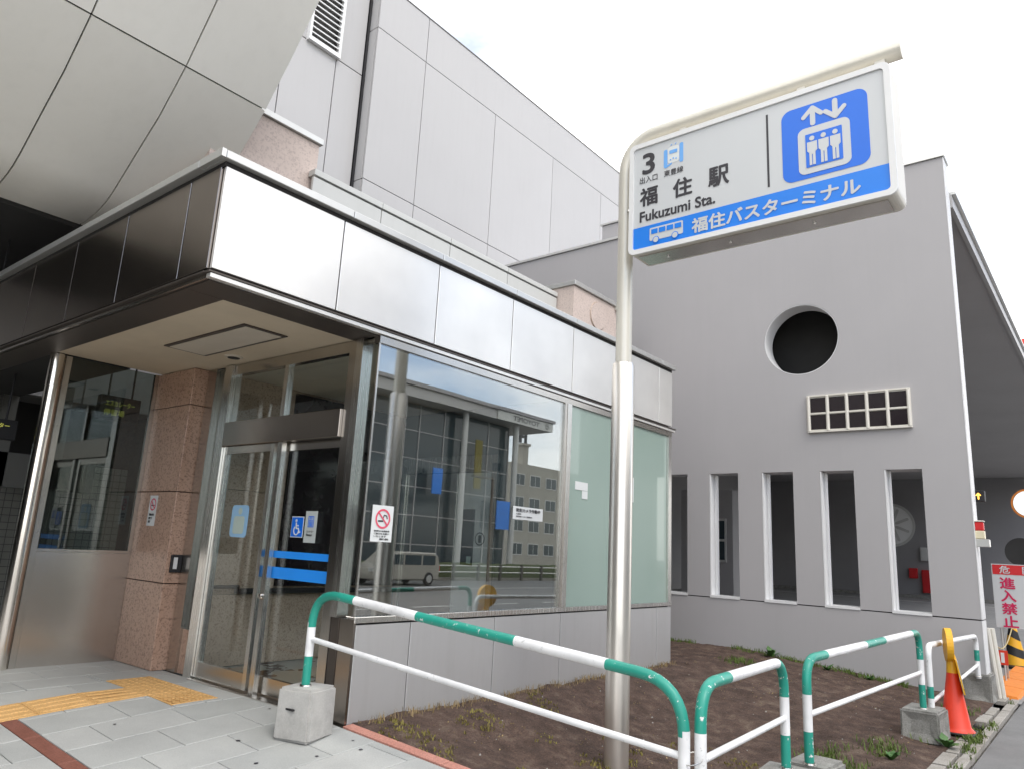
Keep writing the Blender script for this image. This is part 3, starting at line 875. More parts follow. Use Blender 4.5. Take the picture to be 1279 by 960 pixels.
ob('notice_text', fc.text('札幌市', 0.05, 0.046, 0.13, 0.060, 0.003, 0.03), 'sign_black', win)
ob('notice_text', fc.text('管理者へのご連絡先', 0.05, 0.022, 0.31, 0.036, 0.003, 0.03), 'sign_black', win)
ob('white_sticker', box(6.70, 6.95, Y0+0.012, Y0+0.017, 1.97, 2.06), 'sticker_white', pav)
ob('white_sticker', box(6.84, 6.95, Y0+0.012, Y0+0.017, 1.88, 1.966), 'sticker_white', pav)
ob('white_sticker', box(7.86, 7.98, Y0+0.012, Y0+0.017, 1.93, 2.23), 'sticker_white', pav)

# glass wing screen on the left with its round post
scr = thing('glass_screen', (2.65, 7.94, 0), 'dark glass wind screen with steel kick panel beside the pillar', 'glass screen')
ob('post', tube([(2.60, 7.95, -0.1), (2.60, 7.95, ZS-0.02)], 0.068, 20), 'steel_post', scr, label='round polished steel post')
ob('post_fin', box(2.67, 2.725, 7.93, 7.97, -0.1, ZS-0.02), 'steel_frame', scr)
ob('kick_panel', box(2.728, 3.603, 7.935, 7.965, -0.1, 1.045), 'steel_kick', scr)
ob('rail', box(2.728, 3.603, 7.93, 7.97, 1.048, 1.075), 'steel_frame', scr)
ob('pane', box(2.728, 3.56, 7.944, 7.954, 1.076, ZS-0.02), 'glass_screen', scr)
ob('stile', box(3.562, 3.603, 7.93, 7.97, 1.076, ZS-0.02), 'steel_frame', scr)

# passage behind the screen
ob('passage_floor', box(-12, 8.9, 9.5, 20, -0.3, -0.01), 'lobby_floor', kind='structure')
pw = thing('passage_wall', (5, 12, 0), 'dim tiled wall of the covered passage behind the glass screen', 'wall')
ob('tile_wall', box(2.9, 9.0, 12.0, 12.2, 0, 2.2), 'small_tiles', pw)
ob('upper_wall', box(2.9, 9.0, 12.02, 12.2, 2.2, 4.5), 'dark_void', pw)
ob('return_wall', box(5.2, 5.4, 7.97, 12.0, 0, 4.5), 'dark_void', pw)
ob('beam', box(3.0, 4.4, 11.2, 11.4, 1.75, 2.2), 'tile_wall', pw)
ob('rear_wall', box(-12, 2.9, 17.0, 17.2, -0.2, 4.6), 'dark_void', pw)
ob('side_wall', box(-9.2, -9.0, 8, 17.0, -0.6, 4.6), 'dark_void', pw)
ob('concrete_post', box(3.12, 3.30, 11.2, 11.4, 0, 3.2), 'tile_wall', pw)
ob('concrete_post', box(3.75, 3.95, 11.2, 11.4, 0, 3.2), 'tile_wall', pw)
def hang_sign(x0, x1, z0, z1, yy, lbl, lines):
    h = thing('hanging_sign', ((x0+x1)/2, yy, z1), lbl, 'sign', 'lit signs in the passage')
    ob('sign_case', box(x0, x1, yy, yy+0.12, z0, z1, 0.005), 'black', h)
    f = Face((x0, yy-0.001, z0), (1, 0, 0), (0, 0, 1))
    W, Hh = x1-x0, z1-z0
    ob('lettering', f.text(lines[0], W*0.12, Hh*0.56, W*0.85, Hh*0.80, 0, 0.02), 'lamp_yellow', h)
    ob('lettering', f.text(lines[1], W*0.10, Hh*0.18, W*0.62, Hh*0.44, 0, 0.02), 'lamp_yellow', h)
    for q in (0.2, 0.8):
        ob('hanger', tube([(x0+W*q, yy+0.06, z1), (x0+W*q, yy+0.06, 4.5)], 0.012, 8), 'black', h)
hang_sign(3.66, 4.14, 2.60, 2.90, 9.5, 'lit escalator sign hanging behind the dark glass screen', ('エスカレーター', '停留場'))
hang_sign(2.30, 2.84, 2.20, 2.42, 9.5, 'lit sign at the left edge beyond the round steel post', ('エスカレーター', '停留場'))

# ================================================================ CURVED OVERHANG
prof = [(8.45, 4.50), (8.25, 4.505), (8.09, 4.525), (7.95, 4.558), (7.80, 4.615), (7.66, 4.70), (7.30, 4.965), (6.88, 5.265), (6.485, 5.645), (6.10, 6.12), (5.72, 6.63), (5.35, 7.18), (5.05, 7.75), (4.85, 8.35), (4.72, 9.0)]
ovh = thing('curved_overhang', (0, 8, 4.5), 'large bowed overhang of pale panels above the entrance canopy', 'building')
XO = [3.60, 2.727, 1.868, 1.005, 0.14, -0.72, -1.58, -2.45, -3.3, -4.2, -5.1, -6.0]
def curve_panel(x0, x1, pts, th=0.03):
    mb = MB()
    vs = []
    n = len(pts)
    nrm = []
    for i in range(n):
        a = pts[max(i-1, 0)]; c = pts[min(i+1, n-1)]
        d = Vector((c[0]-a[0], c[1]-a[1])).normalized()
        nrm.append((d.y*-1, d.x))
    # outward = towards -y / -z
    for i in range(n):
        q = nrm[i]
        if q[0]*1.0+q[1]*0.8 > 0: q = (-q[0], -q[1])
        for x in (x0, x1):
            vs.append((x, pts[i][0], pts[i][1]))
            vs.append((x, pts[i][0]-q[0]*th, pts[i][1]-q[1]*th))
    fs = []
    for i in range(n-1):
        a = 4*i; c = 4*(i+1)
        fs += [(a, a+2, c+2, c), (a+1, c+1, c+3, a+3), (a, c, c+1, a+1), (a+2, a+3, c+3, c+2)]
    fs += [(0, 1, 3, 2), (4*n-4, 4*n-2, 4*n-1, 4*n-3)]
    return autosmooth(mb.add(vs, fs).mesh(True), 50)
def sub(pts, i0, i1, trim=0.008):
    q = [Vector(p) for p in pts[i0:i1+1]]
    q[0] = q[0]+(q[1]-q[0]).normalized()*trim
    q[-1] = q[-1]+(q[-2]-q[-1]).normalized()*trim
    return [(p.x, p.y) for p in q]
for a, b_ in zip(XO, XO[1:]):
    for i0, i1 in ((0, 8), (8, 12), (12, 14)):
        ob('curved_panel', curve_panel(b_+0.007, a-0.007, sub(prof, i0, i1)), 'overhang', ovh)
back = [(p[0]+0.05, p[1]+0.05) for p in prof]
ob('overhang_core', prism(back+[(14.0, 9.0), (14.0, 4.55)], 'x', -9.2, 3.585), 'gap_dark', ovh)
ob('unseen_shade_wall', box(-12.5, -9.21, 1.5, 17.0, -0.7, 9.5), 'dark_void', ovh)  # unseen wall, added to keep light off the left-facing panels
ob('overhang_soffit', box(-9.2, 3.58, 8.46, 17.0, 4.46, 4.53), 'dark_void', ovh)

# ================================================================ UPPER BUILDING, PARAPET, PIERS
upb = thing('upper_building', (8.36, 11.0, 0), 'tall pale grey panel building rising behind the lift lobby', 'building')
ob('core', box(8.40, 11.4, 11.05, 20, 3, 12.95), 'gap_grey', upb)
ob('core', box(11.42, 34, 11.06, 20, 6.95, 12.94), 'gap_grey', upb)
UX = [8.36, 9.768, 12.22, 14.70, 17.18, 19.66, 22.14, 24.62, 27.1, 29.58, 32.06, 34.0]
UZ = [3.0, 4.9, 8.385, 11.88, 13.02]
for i, (a, b_) in enumerate(zip(UX, UX[1:])):
    for c_, d in zip(UZ, UZ[1:]):
        if a > 9 and d < 8: continue
        if a > 9 and c_ < 8: c_ = 6.95
        if d > 13 and i > 0: continue
        ob('wall_panel', box(a+0.008, b_-0.008, 11.0, 11.04, c_+0.008, d-0.008, 0.003), 'panel_light', upb)
for a, b_ in ((9.768, 18.2), (18.2, 26.0), (26.0, 34.0)):
    ob('wall_panel', box(a+0.008, b_-0.008, 11.0, 11.04, 11.888, 13.012, 0.003), 'panel_light', upb)
for c_, d in zip(UZ, UZ[1:]):
    ob('side_panel', box(8.36, 8.395, 11.05, 11.28, c_+0.010, d-0.010), 'panel_light', upb)
ob('roof_coping', box(8.35, 34.05, 10.985, 11.30, 13.014, 13.035), 'gap_grey', upb)
ob('recess_joint', box(8.30, 8.355, 11.27, 11.33, 3, 14), 'black', upb)
ob('recess_core', box(-4, 8.29, 11.34, 18, 3, 15), 'gap_grey', upb)
LX = [-2.0, -0.7, 0.5, 1.7, 2.9, 4.1, 5.3, 6.45, 7.625, 8.29]
for a, b_ in zip(LX, LX[1:]):
    for c_, d in ((3.0, 7.3), (7.3, 10.78), (10.78, 14.2)):
        if b_ == 7.625 and c_ > 10: continue
        ob('recessed_panel', box(a+0.010, b_-0.010, 11.29, 11.33, c_+0.010, d-0.010, 0.004), 'panel_light', upb)
lv = ob('louver', box(6.46, 6.90, 11.29, 11.33, 10.79, 14.2), 'panel_light', upb, label='white louvred vent in the recessed wall')
ob('louver_frame', box(6.90, 7.66, 11.20, 11.30, 10.76, 10.85), 'white_paint', lv)
ob('louver_frame', box(7.60, 7.66, 11.20, 11.30, 10.85, 14.2), 'white_paint', lv)
ob('louver_frame', box(6.90, 6.95, 11.20, 11.30, 10.85, 14.2), 'white_paint', lv)
for k in range(26):
    z = 10.93+0.125*k
    ob('slat', MB().hexa([(6.95, 11.20, z), (7.60, 11.20, z), (7.60, 11.30, z+0.075), (6.95, 11.30, z+0.075)], [(6.95, 11.20, z+0.025), (7.60, 11.20, z+0.025), (7.60, 11.30, z+0.095), (6.95, 11.30, z+0.095)]).mesh(), 'white_paint', lv)

par = thing('roof_parapet', (4.5, 6.83, 3.8), 'low white panelled parapet between the two granite piers', 'parapet')
ob('parapet_core', box(4.62, 9.40, 6.88, 6.93, 3.5, 5.45), 'gap_dark', par)
PXX = [4.49, 5.54, 6.81, 8.09, 9.40]
for a, b_ in zip(PXX, PXX[1:]):
    ob('parapet_panel', box(a+0.006, b_-0.006, 6.83, 6.87, 3.6, 5.405, 0.003), 'panel_white', par)
    ob('parapet_cap', box(a+0.004, b_-0.004, 6.815, 6.94, 5.425, 5.50, 0.003), 'panel_white', par)
for nm, x0, x1, yp, zp, lbl in (('a', 3.30, 4.60, 6.95, 5.965, 'pink granite roof pier against the bowed overhang'), ('b', 9.41, 10.76, 6.50, 5.66, 'pink granite roof pier in front of the grey terminal wall')):
    gp = thing('granite_pier', ((x0+x1)/2, 6.9, 3.7), lbl, 'pier', 'granite piers on the roof')
    ob('pier_shaft', box(x0, x1, yp, yp+0.8, 3.6, zp-0.08), 'granite_rough', gp)
    ob('pier_cap', box(x0-0.03, x1+0.03, yp-0.04, yp+0.84, zp-0.075, zp, 0.004), 'coping_metal', gp)
    if nm == 'b':
        ob('round_patch', MB().lathe([(0.0, 0.0), (0.24, 0.0), (0.25, 0.01)], (10.15, 6.485, 5.25), 28, 'y').mesh(), 'granite_inner', gp)
        ob('patch_field', MB().lathe([(0.0, -0.004), (0.235, -0.004), (0.235, 0.0)], (10.15, 6.484, 5.25), 28, 'y').mesh(), 'granite_rough', gp)
dp = thing('drain_pipe', (10.86, 6.5, 3.7), 'white downpipe with bracket beside the right granite pier', 'pipe')
ob('pipe', tube([(10.84, 6.46, 3.6), (10.84, 6.46, 5.52)], 0.05, 12), 'white_paint', dp)
ob('bracket', box(10.70, 10.95, 6.40, 6.50, 5.53, 5.62), 'frame_cream', dp)

# ================================================================ BUS TERMINAL
XW, TH = 11.46, 0.34
ter = thing('bus_terminal', (11.46, 1.4, -0.3), 'grey bus terminal with round opening and tall slot openings', 'building')
YR, YL, ZT = 1.40, 10.95, 7.27
slots = [(5.47+0.88, 5.96+0.88), (5.47, 5.96), (4.59, 5.08), (3.72, 4.205), (2.845, 3.325), (1.955, 2.44)]
SZ0, SZ1 = 0.725, 2.675
outer = [(YR, SZ0-0.006), (YL, SZ0-0.006), (YL, ZT), (YR, ZT)]
# slots reach the bottom edge: cut them as notches
pl = [(YR, SZ0-0.006)]
for a, b_ in sorted(slots):
    pl += [(a, SZ0-0.006), (a, SZ1), (b_, SZ1), (b_, SZ0-0.006)]
pl += [(YL, SZ0-0.006), (YL, ZT), (YR, ZT)]
me = plate_with_holes(pl, [circ(3.535, 4.76, 0.575, 64)], TH)
me.transform(Matrix(((0, 0, 1, XW+TH/2), (1, 0, 0, 0), (0, 1, 0, 0), (0, 0, 0, 1))))
ob('upper_wall', me, 'grey_wall', ter)
ob('base_wall', box(XW, XW+TH, YR, YL, -0.6, SZ0-0.022), 'grey_wall', ter)
ob('end_trim', box(XW-0.004, XW+TH-0.02, YR-0.012, YR-0.001, SZ0-0.004, ZT-0.002), 'jamb', ter)
ob('end_trim', box(XW-0.004, XW+TH-0.02, YR-0.012, YR-0.001, -0.5, SZ0-0.024), 'jamb', ter)
ob('groove', box(XW+0.02, XW+TH-0.02, YR+0.02, YL-0.02, SZ0-0.03, SZ0+0.0), 'gap_dark', ter)
ob('coping', box(XW-0.03, XW+TH+0.03, YR-0.03, YL, ZT+0.002, ZT+0.05), 'coping_metal', ter)
for a, b_ in slots:
    fr = ob('slot_sill', box(XW-0.012, XW+TH-0.002, a+0.002, b_-0.002, SZ0-0.018, SZ0+0.018), 'jamb', ter)
    ob('slot_jamb', box(XW+0.004, XW+TH-0.02, b_-0.022, b_-0.002, SZ0+0.02, SZ1-0.004), 'jamb', fr)
    ob('slot_frame', box(XW+0.16, XW+0.20, b_-0.05, b_-0.024, SZ0+0.02, SZ1-0.004), 'jamb', fr)
# lining of the round opening
mbl = MB()
n_ = 64
o1, o2 = circ(3.535, 4.76, 0.572, n_), circ(3.535, 4.76, 0.562, n_)
vs = [(XW+0.004, *p) for p in o1]+[(XW+TH-0.004, *p) for p in o1]+[(XW+0.004, *p) for p in o2]+[(XW+TH-0.004, *p) for p in o2]
fs_ = []
for i in range(n_):
    j = (i+1) % n_
    fs_ += [(2*n_+i, 2*n_+j, 3*n_+j, 3*n_+i), (i, j, 2*n_+j, 2*n_+i), (n_+i, 3*n_+i, 3*n_+j, n_+j)]
ob('round_lining', autosmooth(mbl.add(vs, fs_).mesh(True)), 'jamb', ter)
# closed loft behind the round opening
ob('loft_back', box(XW+TH+0.6, XW+TH+0.7, 2.4, 5.2, 3.6, 6.4), 'dark_void', ter)
ob('loft_floor', box(XW+TH, XW+TH+0.7, 2.4, 5.2, 3.55, 3.6), 'dark_void', ter)
ob('loft_top', box(XW+TH, XW+TH+0.7, 2.4, 5.2, 6.4, 6.45), 'dark_void', ter)
ob('loft_side', box(XW+TH, XW+TH+0.7, 2.35, 2.4, 3.55, 6.45), 'dark_void', ter)
ob('loft_side', box(XW+TH, XW+TH+0.7, 5.2, 5.25, 3.55, 6.45), 'dark_void', ter)
# grid window of ten panes
gw = ob('grid_window', box(XW-0.03, XW+0.02, 2.030, 3.462, 3.262, 3.834), 'frame_cream', ter, label='cream framed window of ten dark square panes')
cw = (3.462-2.030-0.05)/5
for i in range(5):
    for j in range(2):
        y0 = 2.055+cw*i; z0 = 3.285+0.263*j
        ob('pane', box(XW-0.034, XW-0.0305, y0+0.026, y0+cw-0.026, z0+0.02, z0+0.243), 'dark_pane', gw)
for i in range(6):
    yy = 2.055+cw*i
    ob('grid_bar', autosmooth(MB().lathe([(0.0, 3.272), (0.024, 3.285), (0.026, 3.545-0.262), (0.026, 3.81), (0.0, 3.824)], (XW-0.036, yy, 0), 10).mesh(True)), 'frame_cream', gw)
for zz in (3.272, 3.548, 3.822):
    ob('grid_bar', box(XW-0.052, XW-0.03, 2.034, 3.458, zz-0.012, zz+0.012), 'frame_cream', gw)
# roof and its edge beam
rf = ob('roof', MB().hexa([(11.82, 1.42, 6.66), (70, 0.95, 6.66), (70, 30, 6.66), (11.82, 30, 6.66)], [(11.82, 1.42, 6.78), (70, 0.95, 6.78), (70, 30, 6.78), (11.82, 30, 6.78)]).mesh(), 'bay_wall', ter)
ob('edge_beam', MB().hexa([(11.82, 1.36, 6.60), (70, 0.80, 6.60), (70, 0.94, 6.60), (11.82, 1.415, 6.60)], [(11.82, 1.36, 6.80), (70, 0.80, 6.80), (70, 0.94, 6.80), (11.82, 1.415, 6.80)]).mesh(), 'panel_light', rf)
ob('edge_cap', MB().hexa([(11.82, 1.31, 6.803), (70, 0.75, 6.803), (70, 0.95, 6.803), (11.82, 1.43, 6.803)], [(11.82, 1.31, 6.85), (70, 0.75, 6.85), (70, 0.95, 6.85), (11.82, 1.43, 6.85)]).mesh(), 'coping_metal', rf)
# far walls of the bus bay
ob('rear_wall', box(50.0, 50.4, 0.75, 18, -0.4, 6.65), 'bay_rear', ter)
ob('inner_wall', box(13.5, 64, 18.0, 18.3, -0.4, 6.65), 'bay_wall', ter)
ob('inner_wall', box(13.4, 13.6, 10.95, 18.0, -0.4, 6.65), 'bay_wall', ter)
ob('wheel_stop', box(49.2, 49.9, 1.5, 17.9, -0.3, -0.12), 'concrete_dark', ter)
ob('bay_line', box(44.0, 44.15, 1.3, 17.5, -0.299, -0.294), 'asphalt_line', ter)
# things inside
wn = Vector((-1, 0, 0))       # rear wall normal
wt = Vector((0, 1, 0))        # along the wall
def onwall(px, py, pz):
    """the point of the rear wall (x = 50) that a measured point projects to"""
    k = 50.0/px
    return Vector((50.0, py*k, 1.3+(pz-1.3)*k))
fan = thing('wall_fan', onwall(51, 10.585, 3.95), 'large round white vent on the dim rear wall, seen through a slot', 'vent')
c_ = onwall(51, 10.585, 3.95)
fF = Face(c_-wt*0, -wt, (0, 0, 1))
if fF.n.dot(wn) < 0: fF = Face(c_, wt, (0, 0, 1))
rad = 1.25
ob('vent_disc', fF.polys([circ(0, 0, rad, 40)], 0.0, 0.05), 'vent_white', fan)
ob('vent_rim', fF.ring(0, 0, rad-0.1, rad+0.05, 0.06, 40, 0.03), 'white_far', fan)
for k in range(8):
    a = R_(22.5+45*k)
    ob('spoke', fF.polys([fF.stroke((0.3*math.cos(a), 0.3*math.sin(a)), (0.95*math.cos(a), 0.95*math.sin(a)), 0.16)], 0.06, 0.03), 'white_far', fan)
def wallbox(nm, lbl, cat, p0, p1, mat, dep=0.25):
    a, b_ = onwall(*p0), onwall(*p1)
    f = Face((a.x, a.y, min(a.z, b_.z)), -wt, (0, 0, 1))
    if f.n.dot(wn) < 0: f = Face((b_.x, b_.y, min(a.z, b_.z)), wt, (0, 0, 1))
    L = math.hypot(a.x-b_.x, a.y-b_.y); Hh = abs(a.z-b_.z)
    h = thing(nm, f.P(L/2, 0, dep), lbl, cat)
    ob('case', f.polys([rrect(0, 0, L, Hh, 0.04)], 0.0, dep), mat, h)
    ob('lid', f.polys([rrect(0.06, 0.06, L-0.06, Hh-0.06, 0.03)], dep+0.01, 0.02), mat, h)
    return h
wallbox('hydrant_cabinet', 'red fire hydrant cabinet on the rear wall of the bus bay', 'cabinet', (51, 9.066, 1.322), (51, 8.45, 0.0), 'red')
wallbox('meter_box', 'small pale box on the rear wall above the red cabinet', 'box', (51, 9.069, 2.644), (51, 8.42, 1.867), 'white_far')
wallbox('alarm_bell', 'dark red alarm unit beside the red hydrant cabinet', 'alarm', (51, 9.75, 1.40), (51, 9.30, 0.80), 'red')
off = thing('bay_office', (30, 13.2, -0.3), 'pale grey office block inside the bus bay, seen through a slot', 'building')
ob('wall', box(30, 33, 12.28, 14.6, -0.3, 4.2), 'grey_wall', off)
ow = ob('window', box(29.95, 30.0, 12.55, 13.1, 1.2, 3.0), 'white_far', off)
ob('pane', box(29.93, 29.949, 12.62, 13.03, 1.3, 2.05), 'glass_far', ow)
ob('pane', box(29.93, 29.949, 12.62, 13.03, 2.15, 2.9), 'glass_far', ow)
# bits around the drive-in
bea = thing('warning_beacon', (11.5, 1.34, 1.6), 'red and cream warning lamp on the end of the grey wall', 'warning lamp')
ob('bracket', box(11.47, 11.60, 1.24, 1.40, 1.64, 1.735, 0.004), 'coping_metal', bea)
ob('lamp_body', box(11.475, 11.58, 1.285, 1.395, 1.74, 1.845, 0.006), 'lamp_cream', bea)
ob('lamp_lens', box(11.48, 11.575, 1.29, 1.392, 1.848, 1.96, 0.012), 'red', bea)
ob('lamp_cap', box(11.473, 11.582, 1.283, 1.397, 1.962, 1.978, 0.004), 'frame_cream', bea)
sig = thing('arrow_signal', (11.95, 1.40, 2.35), 'small black signal with a lit orange arrow behind the grey wall corner', 'signal')
ob('case', box(11.95, 12.08, 1.30, 1.44, 2.265, 2.415, 0.006), 'black', sig)
fA = Face((11.948, 1.372, 2.34), (0, -1, 0), (0, 0, 1))
ob('arrow', fA.polys([fA.stroke((0, -0.04), (0, 0.03), 0.017), fA.stroke((0, 0.034), (-0.024, 0.008), 0.014), fA.stroke((0, 0.034), (0.024, 0.008), 0.014)], 0.001), 'lamp_orange', sig)
ob('bracket', box(11.80, 11.95, 1.405, 1.435, 2.30, 2.34), 'black', sig)
mir = thing('traffic_mirror', (19, 1.35, -0.3), 'round traffic mirror with an orange rim at the right edge', 'mirror')
cM = Vector((19.0, 1.29, 2.785))
fM = Face(cM, (0.15, -1, 0), (0, 0, 1))
ob('mirror_face', fM.polys([circ(0, 0, 0.27, 36)], 0.0, 0.02), 'mirror_face', mir)
ob('mirror_rim', fM.ring(0, 0, 0.285, 0.31, 0.021, 36, 0.01), 'mat_orange', mir)
ob('mirror_back', fM.polys([circ(0, 0, 0.31, 36)], -0.06, 0.055), 'mat_orange', mir)
ob('mirror_post', tube([(19.14, 1.29, -0.3), (19.14, 1.29, 3.0)], 0.035, 10), 'mat_orange', mir)

mb2 = thing('traffic_mirror', (19, 1.40, -0.3), 'dark back of a round traffic mirror just above the keep out board', 'mirror')
fM2 = Face((19.3, 1.52, 1.78), (0.1, -1, 0), (0, 0, 1))
ob('mirror_back', fM2.polys([circ(0, 0, 0.30, 36)], 0.0, 0.06), 'dark_void', mb2)
ob('mirror_face', fM2.polys([circ(0, 0, 0.28, 36)], -0.004, 0.002), 'mirror_face', mb2)
ob('mirror_post', tube([(19.42, 1.52, -0.3), (19.42, 1.52, 1.95)], 0.035, 10), 'trim_brown', mb2)
brd = thing('warning_board', (13.6, 1.2, -0.3), 'white keep out board with red heading by the terminal drive', 'sign')
fB = Face((13.598, 1.475, 0.525), (0, -1, 0), (0, 0, 1))
ob('board', box(13.6, 13.62, 0.84, 1.475, 0.525, 1.455), 'sign_white', brd)
ob('heading_band', fB.polys([[(0.012, 0.775), (0.623, 0.775), (0.623, 0.918), (0.012, 0.918)]], 0), 'red', brd)
ob('heading_text', fB.text('危', 0.10, 0.79, 0.235, 0.905, 0.002, 0.02), 'sign_white', brd)
ob('heading_text', fB.text('険', 0.39, 0.79, 0.525, 0.905, 0.002, 0.02), 'sign_white', brd)
for k, ch in enumerate('進入禁止'):
    ob('warning_text', fB.text(ch, 0.09, 0.565-0.185*k, 0.285, 0.735-0.185*k, 0.002, 0.025), 'crimson', brd)
for yy in (0.9, 1.42):
    ob('leg', tube([(13.66, yy, -0.30), (13.63, yy, 1.40)], 0.014, 8), 'coping_metal', brd)
    ob('leg', tube([(14.0, yy, -0.30), (13.65, yy, 1.35)], 0.014, 8), 'coping_metal', brd)
cn2 = thing('striped_cone', (16.3, 1.52, -0.3), 'black and orange striped traffic cone behind the keep out board', 'traffic cone')
ob('base', autosmooth(MB().lathe([(0.0, 0.0), (0.27, 0.0), (0.27, 0.04), (0.19, 0.06), (0.0, 0.06)], (16.3, 1.52, -0.298), 20).mesh(True)), 'black', cn2)
for k in range(5):
    z0 = 0.06+0.15*k; r0 = 0.185-0.030*k; r1 = r0-0.030
    sk = 0.05
    mbc = MB()
    vs = []
    for q in range(20):
        a = 2*math.pi*q/20
        vs.append((16.3+r0*math.cos(a), 1.52+r0*math.sin(a), -0.298+z0+sk*math.sin(a)*(k > 0)))
    for q in range(20):
        a = 2*math.pi*q/20
        vs.append((16.3+r1*math.cos(a), 1.52+r1*math.sin(a), -0.298+z0+0.15+sk*math.sin(a)*(k < 4)))
    ob('stripe', mbc.add(vs, [(q, (q+1) % 20, 20+(q+1) % 20, 20+q) for q in range(20)]+([tuple(range(20, 40))] if k == 4 else [])).mesh(True), 'cone_yellow' if k % 2 == 0 else 'black', cn2)
wp = thing('white_post', (12.0, 1.3, -0.3), 'leaning white post at the corner of the grey wall', 'post')
for dx, dy in ((0.0, 0.0), (0.05, -0.045)):
    ob('post_strip', tube([(11.98+dx, 1.335+dy, -0.32), (11.82+dx, 1.385+dy, 0.60)], 0.03, 8), 'frame_cream', wp)
rp = thing('rope_with_tag', (12.4, 1.35, 0.3), 'thin rope with a small red tag between post and board', 'rope')
pts = [Vector((11.85, 1.375, 0.50)).lerp(Vector((13.58, 1.28, 0.53)), q/10)-Vector((0, 0, 0.22*math.sin(math.pi*q/10))) for q in range(11)]
ob('rope', tube(pts, 0.008, 6), 'rope', rp)
ob('tag', box(12.45, 12.46, 1.25, 1.37, 0.10, 0.29), 'cone_red', rp, label='small red and white tag')
ob('tag_text', box(12.444, 12.449, 1.29, 1.33, 0.13, 0.26), 'sticker_white', rp)
rmpo = thing('rubber_ramp', (13.8, 1.35, -0.3), 'orange rubber kerb ramp along the terminal drive', 'ramp')
for k in range(4):
    x0 = 12.15+0.95*k
    ob('ramp_piece', MB().hexa([(x0, 1.14, -0.30), (x0+0.935, 1.14, -0.30), (x0+0.935, 1.52, -0.30), (x0, 1.52, -0.30)], [(x0+0.01, 1.16, -0.255), (x0+0.925, 1.16, -0.255), (x0+0.925, 1.50, -0.225), (x0+0.01, 1.50, -0.225)]).mesh(), 'mat_orange', rmpo)
fl = thing('red_flag_sign', (17.2, 0.9, 5.7), 'red shop sign beyond the terminal roof edge at the right', 'sign')
ob('panel', box(34, 34.3, 0.6, 2.02, 9.1, 10.4, 0.05), 'cone_red', fl)
ob('pole', tube([(34.15, 1.0, -0.5), (34.15, 1.0, 9.1)], 0.12, 10), 'coping_metal', fl)
rb = thing('roof_box', (12.6, 7.8, 7.3), 'small grey plant box on the terminal roof behind the sign pole', 'roof unit')
ob('case', box(12.5, 13.4, 6.4, 7.95, 6.9, 8.2, 0.01), 'grey_wall', rb)
ob('lid', box(12.47, 13.43, 6.37, 7.98, 8.203, 8.24), 'coping_metal', rb)

# ================================================================ STATION SIGN
sg = thing('station_sign', (5.30, 3.10, -0.3), 'tall steel pole with white and blue station name sign', 'sign')
PXs, PYs = 5.30, 3.12
ob('pole_sleeve', autosmooth(MB().lathe([(0.095, -0.5), (0.095, 2.86), (0.088, 2.89), (0.07, 2.892)], (PXs, PYs, 0), 28).mesh(True)), 'steel_pole', sg)
path = [Vector((PXs, PYs, 2.88)), Vector((PXs, PYs, 3.6)), Vector((PXs, PYs, 4.62))]
for q in range(1, 9):
    a = R_(90*q/8)
    path.append(Vector((PXs, PYs-0.30+0.30*math.cos(a), 4.685+0.30*math.sin(a))))
path += [Vector((PXs, 2.0, 4.985)), Vector((PXs, 0.84, 4.985))]
ob('arm', autosmooth(MB().tube(path, [0.069]*3+[0.069]*8+[0.068, 0.068], 20).mesh(True)), 'pole_cream', sg)
# sign box
SY0, SY1, SZa, SZb = 0.905, 3.00, 3.795, 4.835
bm = bmesh.new()
me = prism(rrect(SY0, SZa, SY1, SZb, 0.055, 5), 'x', 5.165, 5.44)
ob('sign_box', me, 'frame_cream', sg)
ob('sign_underside', box(5.20, 5.40, 0.98, 2.93, 3.786, 3.794), 'steel_frame', sg)
fS = Face((5.163, 2.963, 3.84), (0, -1, 0), (0, 0, 1))
W, Hh = 2.018, 0.95
bez = plate_with_holes([(p[0]+0.0, p[1]) for p in rrect(-0.04, -0.043, W+0.043, Hh+0.043, 0.055)], [rrect(0, 0, W, Hh, 0.03)], 0.024)
bez.transform(Matrix(((0, 0, -1, 5.158), (-1, 0, 0, 2.963), (0, 1, 0, 3.84), (0, 0, 0, 1))))
ob('bezel', bez, 'white_paint', sg)
fc_ = ob('sign_face', fS.polys([rrect(0.001, 0.001, W-0.001, Hh-0.001, 0.03)], 0.0, 0.002), 'sign_white', sg)
def sa(y): return 2.963-y
def sz(z): return z-3.84
ob('blue_band', fS.polys([[(0.002, 0.004), (W-0.002, 0.004), (W-0.002, 0.20), (0.002, 0.20)]], 0.003), 'sign_sky', fc_)
ob('exit_number', fS.text('3', sa(2.882), sz(4.525), sa(2.760), sz(4.725), 0.003, 0.024), 'sign_black', fc_)
ob('exit_word', fS.text('出入口', sa(2.905), sz(4.445), sa(2.735), sz(4.508), 0.003, 0.006), 'sign_black', fc_)
ob('line_name', fS.text('東豊線', sa(2.673), sz(4.448), sa(2.495), sz(4.505), 0.003, 0.006), 'sign_black', fc_)
ob('station_name', fS.text('福', sa(2.903), sz(4.225), sa(2.730), sz(4.40), 0.003, 0.028), 'sign_black', fc_)
ob('station_name', fS.text('住', sa(2.590), sz(4.222), sa(2.415), sz(4.395), 0.003, 0.028), 'sign_black', fc_)
ob('station_name', fS.text('駅', sa(2.276), sz(4.228), sa(2.098), sz(4.405), 0.003, 0.028), 'sign_black', fc_)
ob('roman_name', fS.text('Fukuzumi Sta.', sa(2.902), sz(4.083), sa(2.217), sz(4.182), 0.003, 0.026), 'sign_black', fc_)
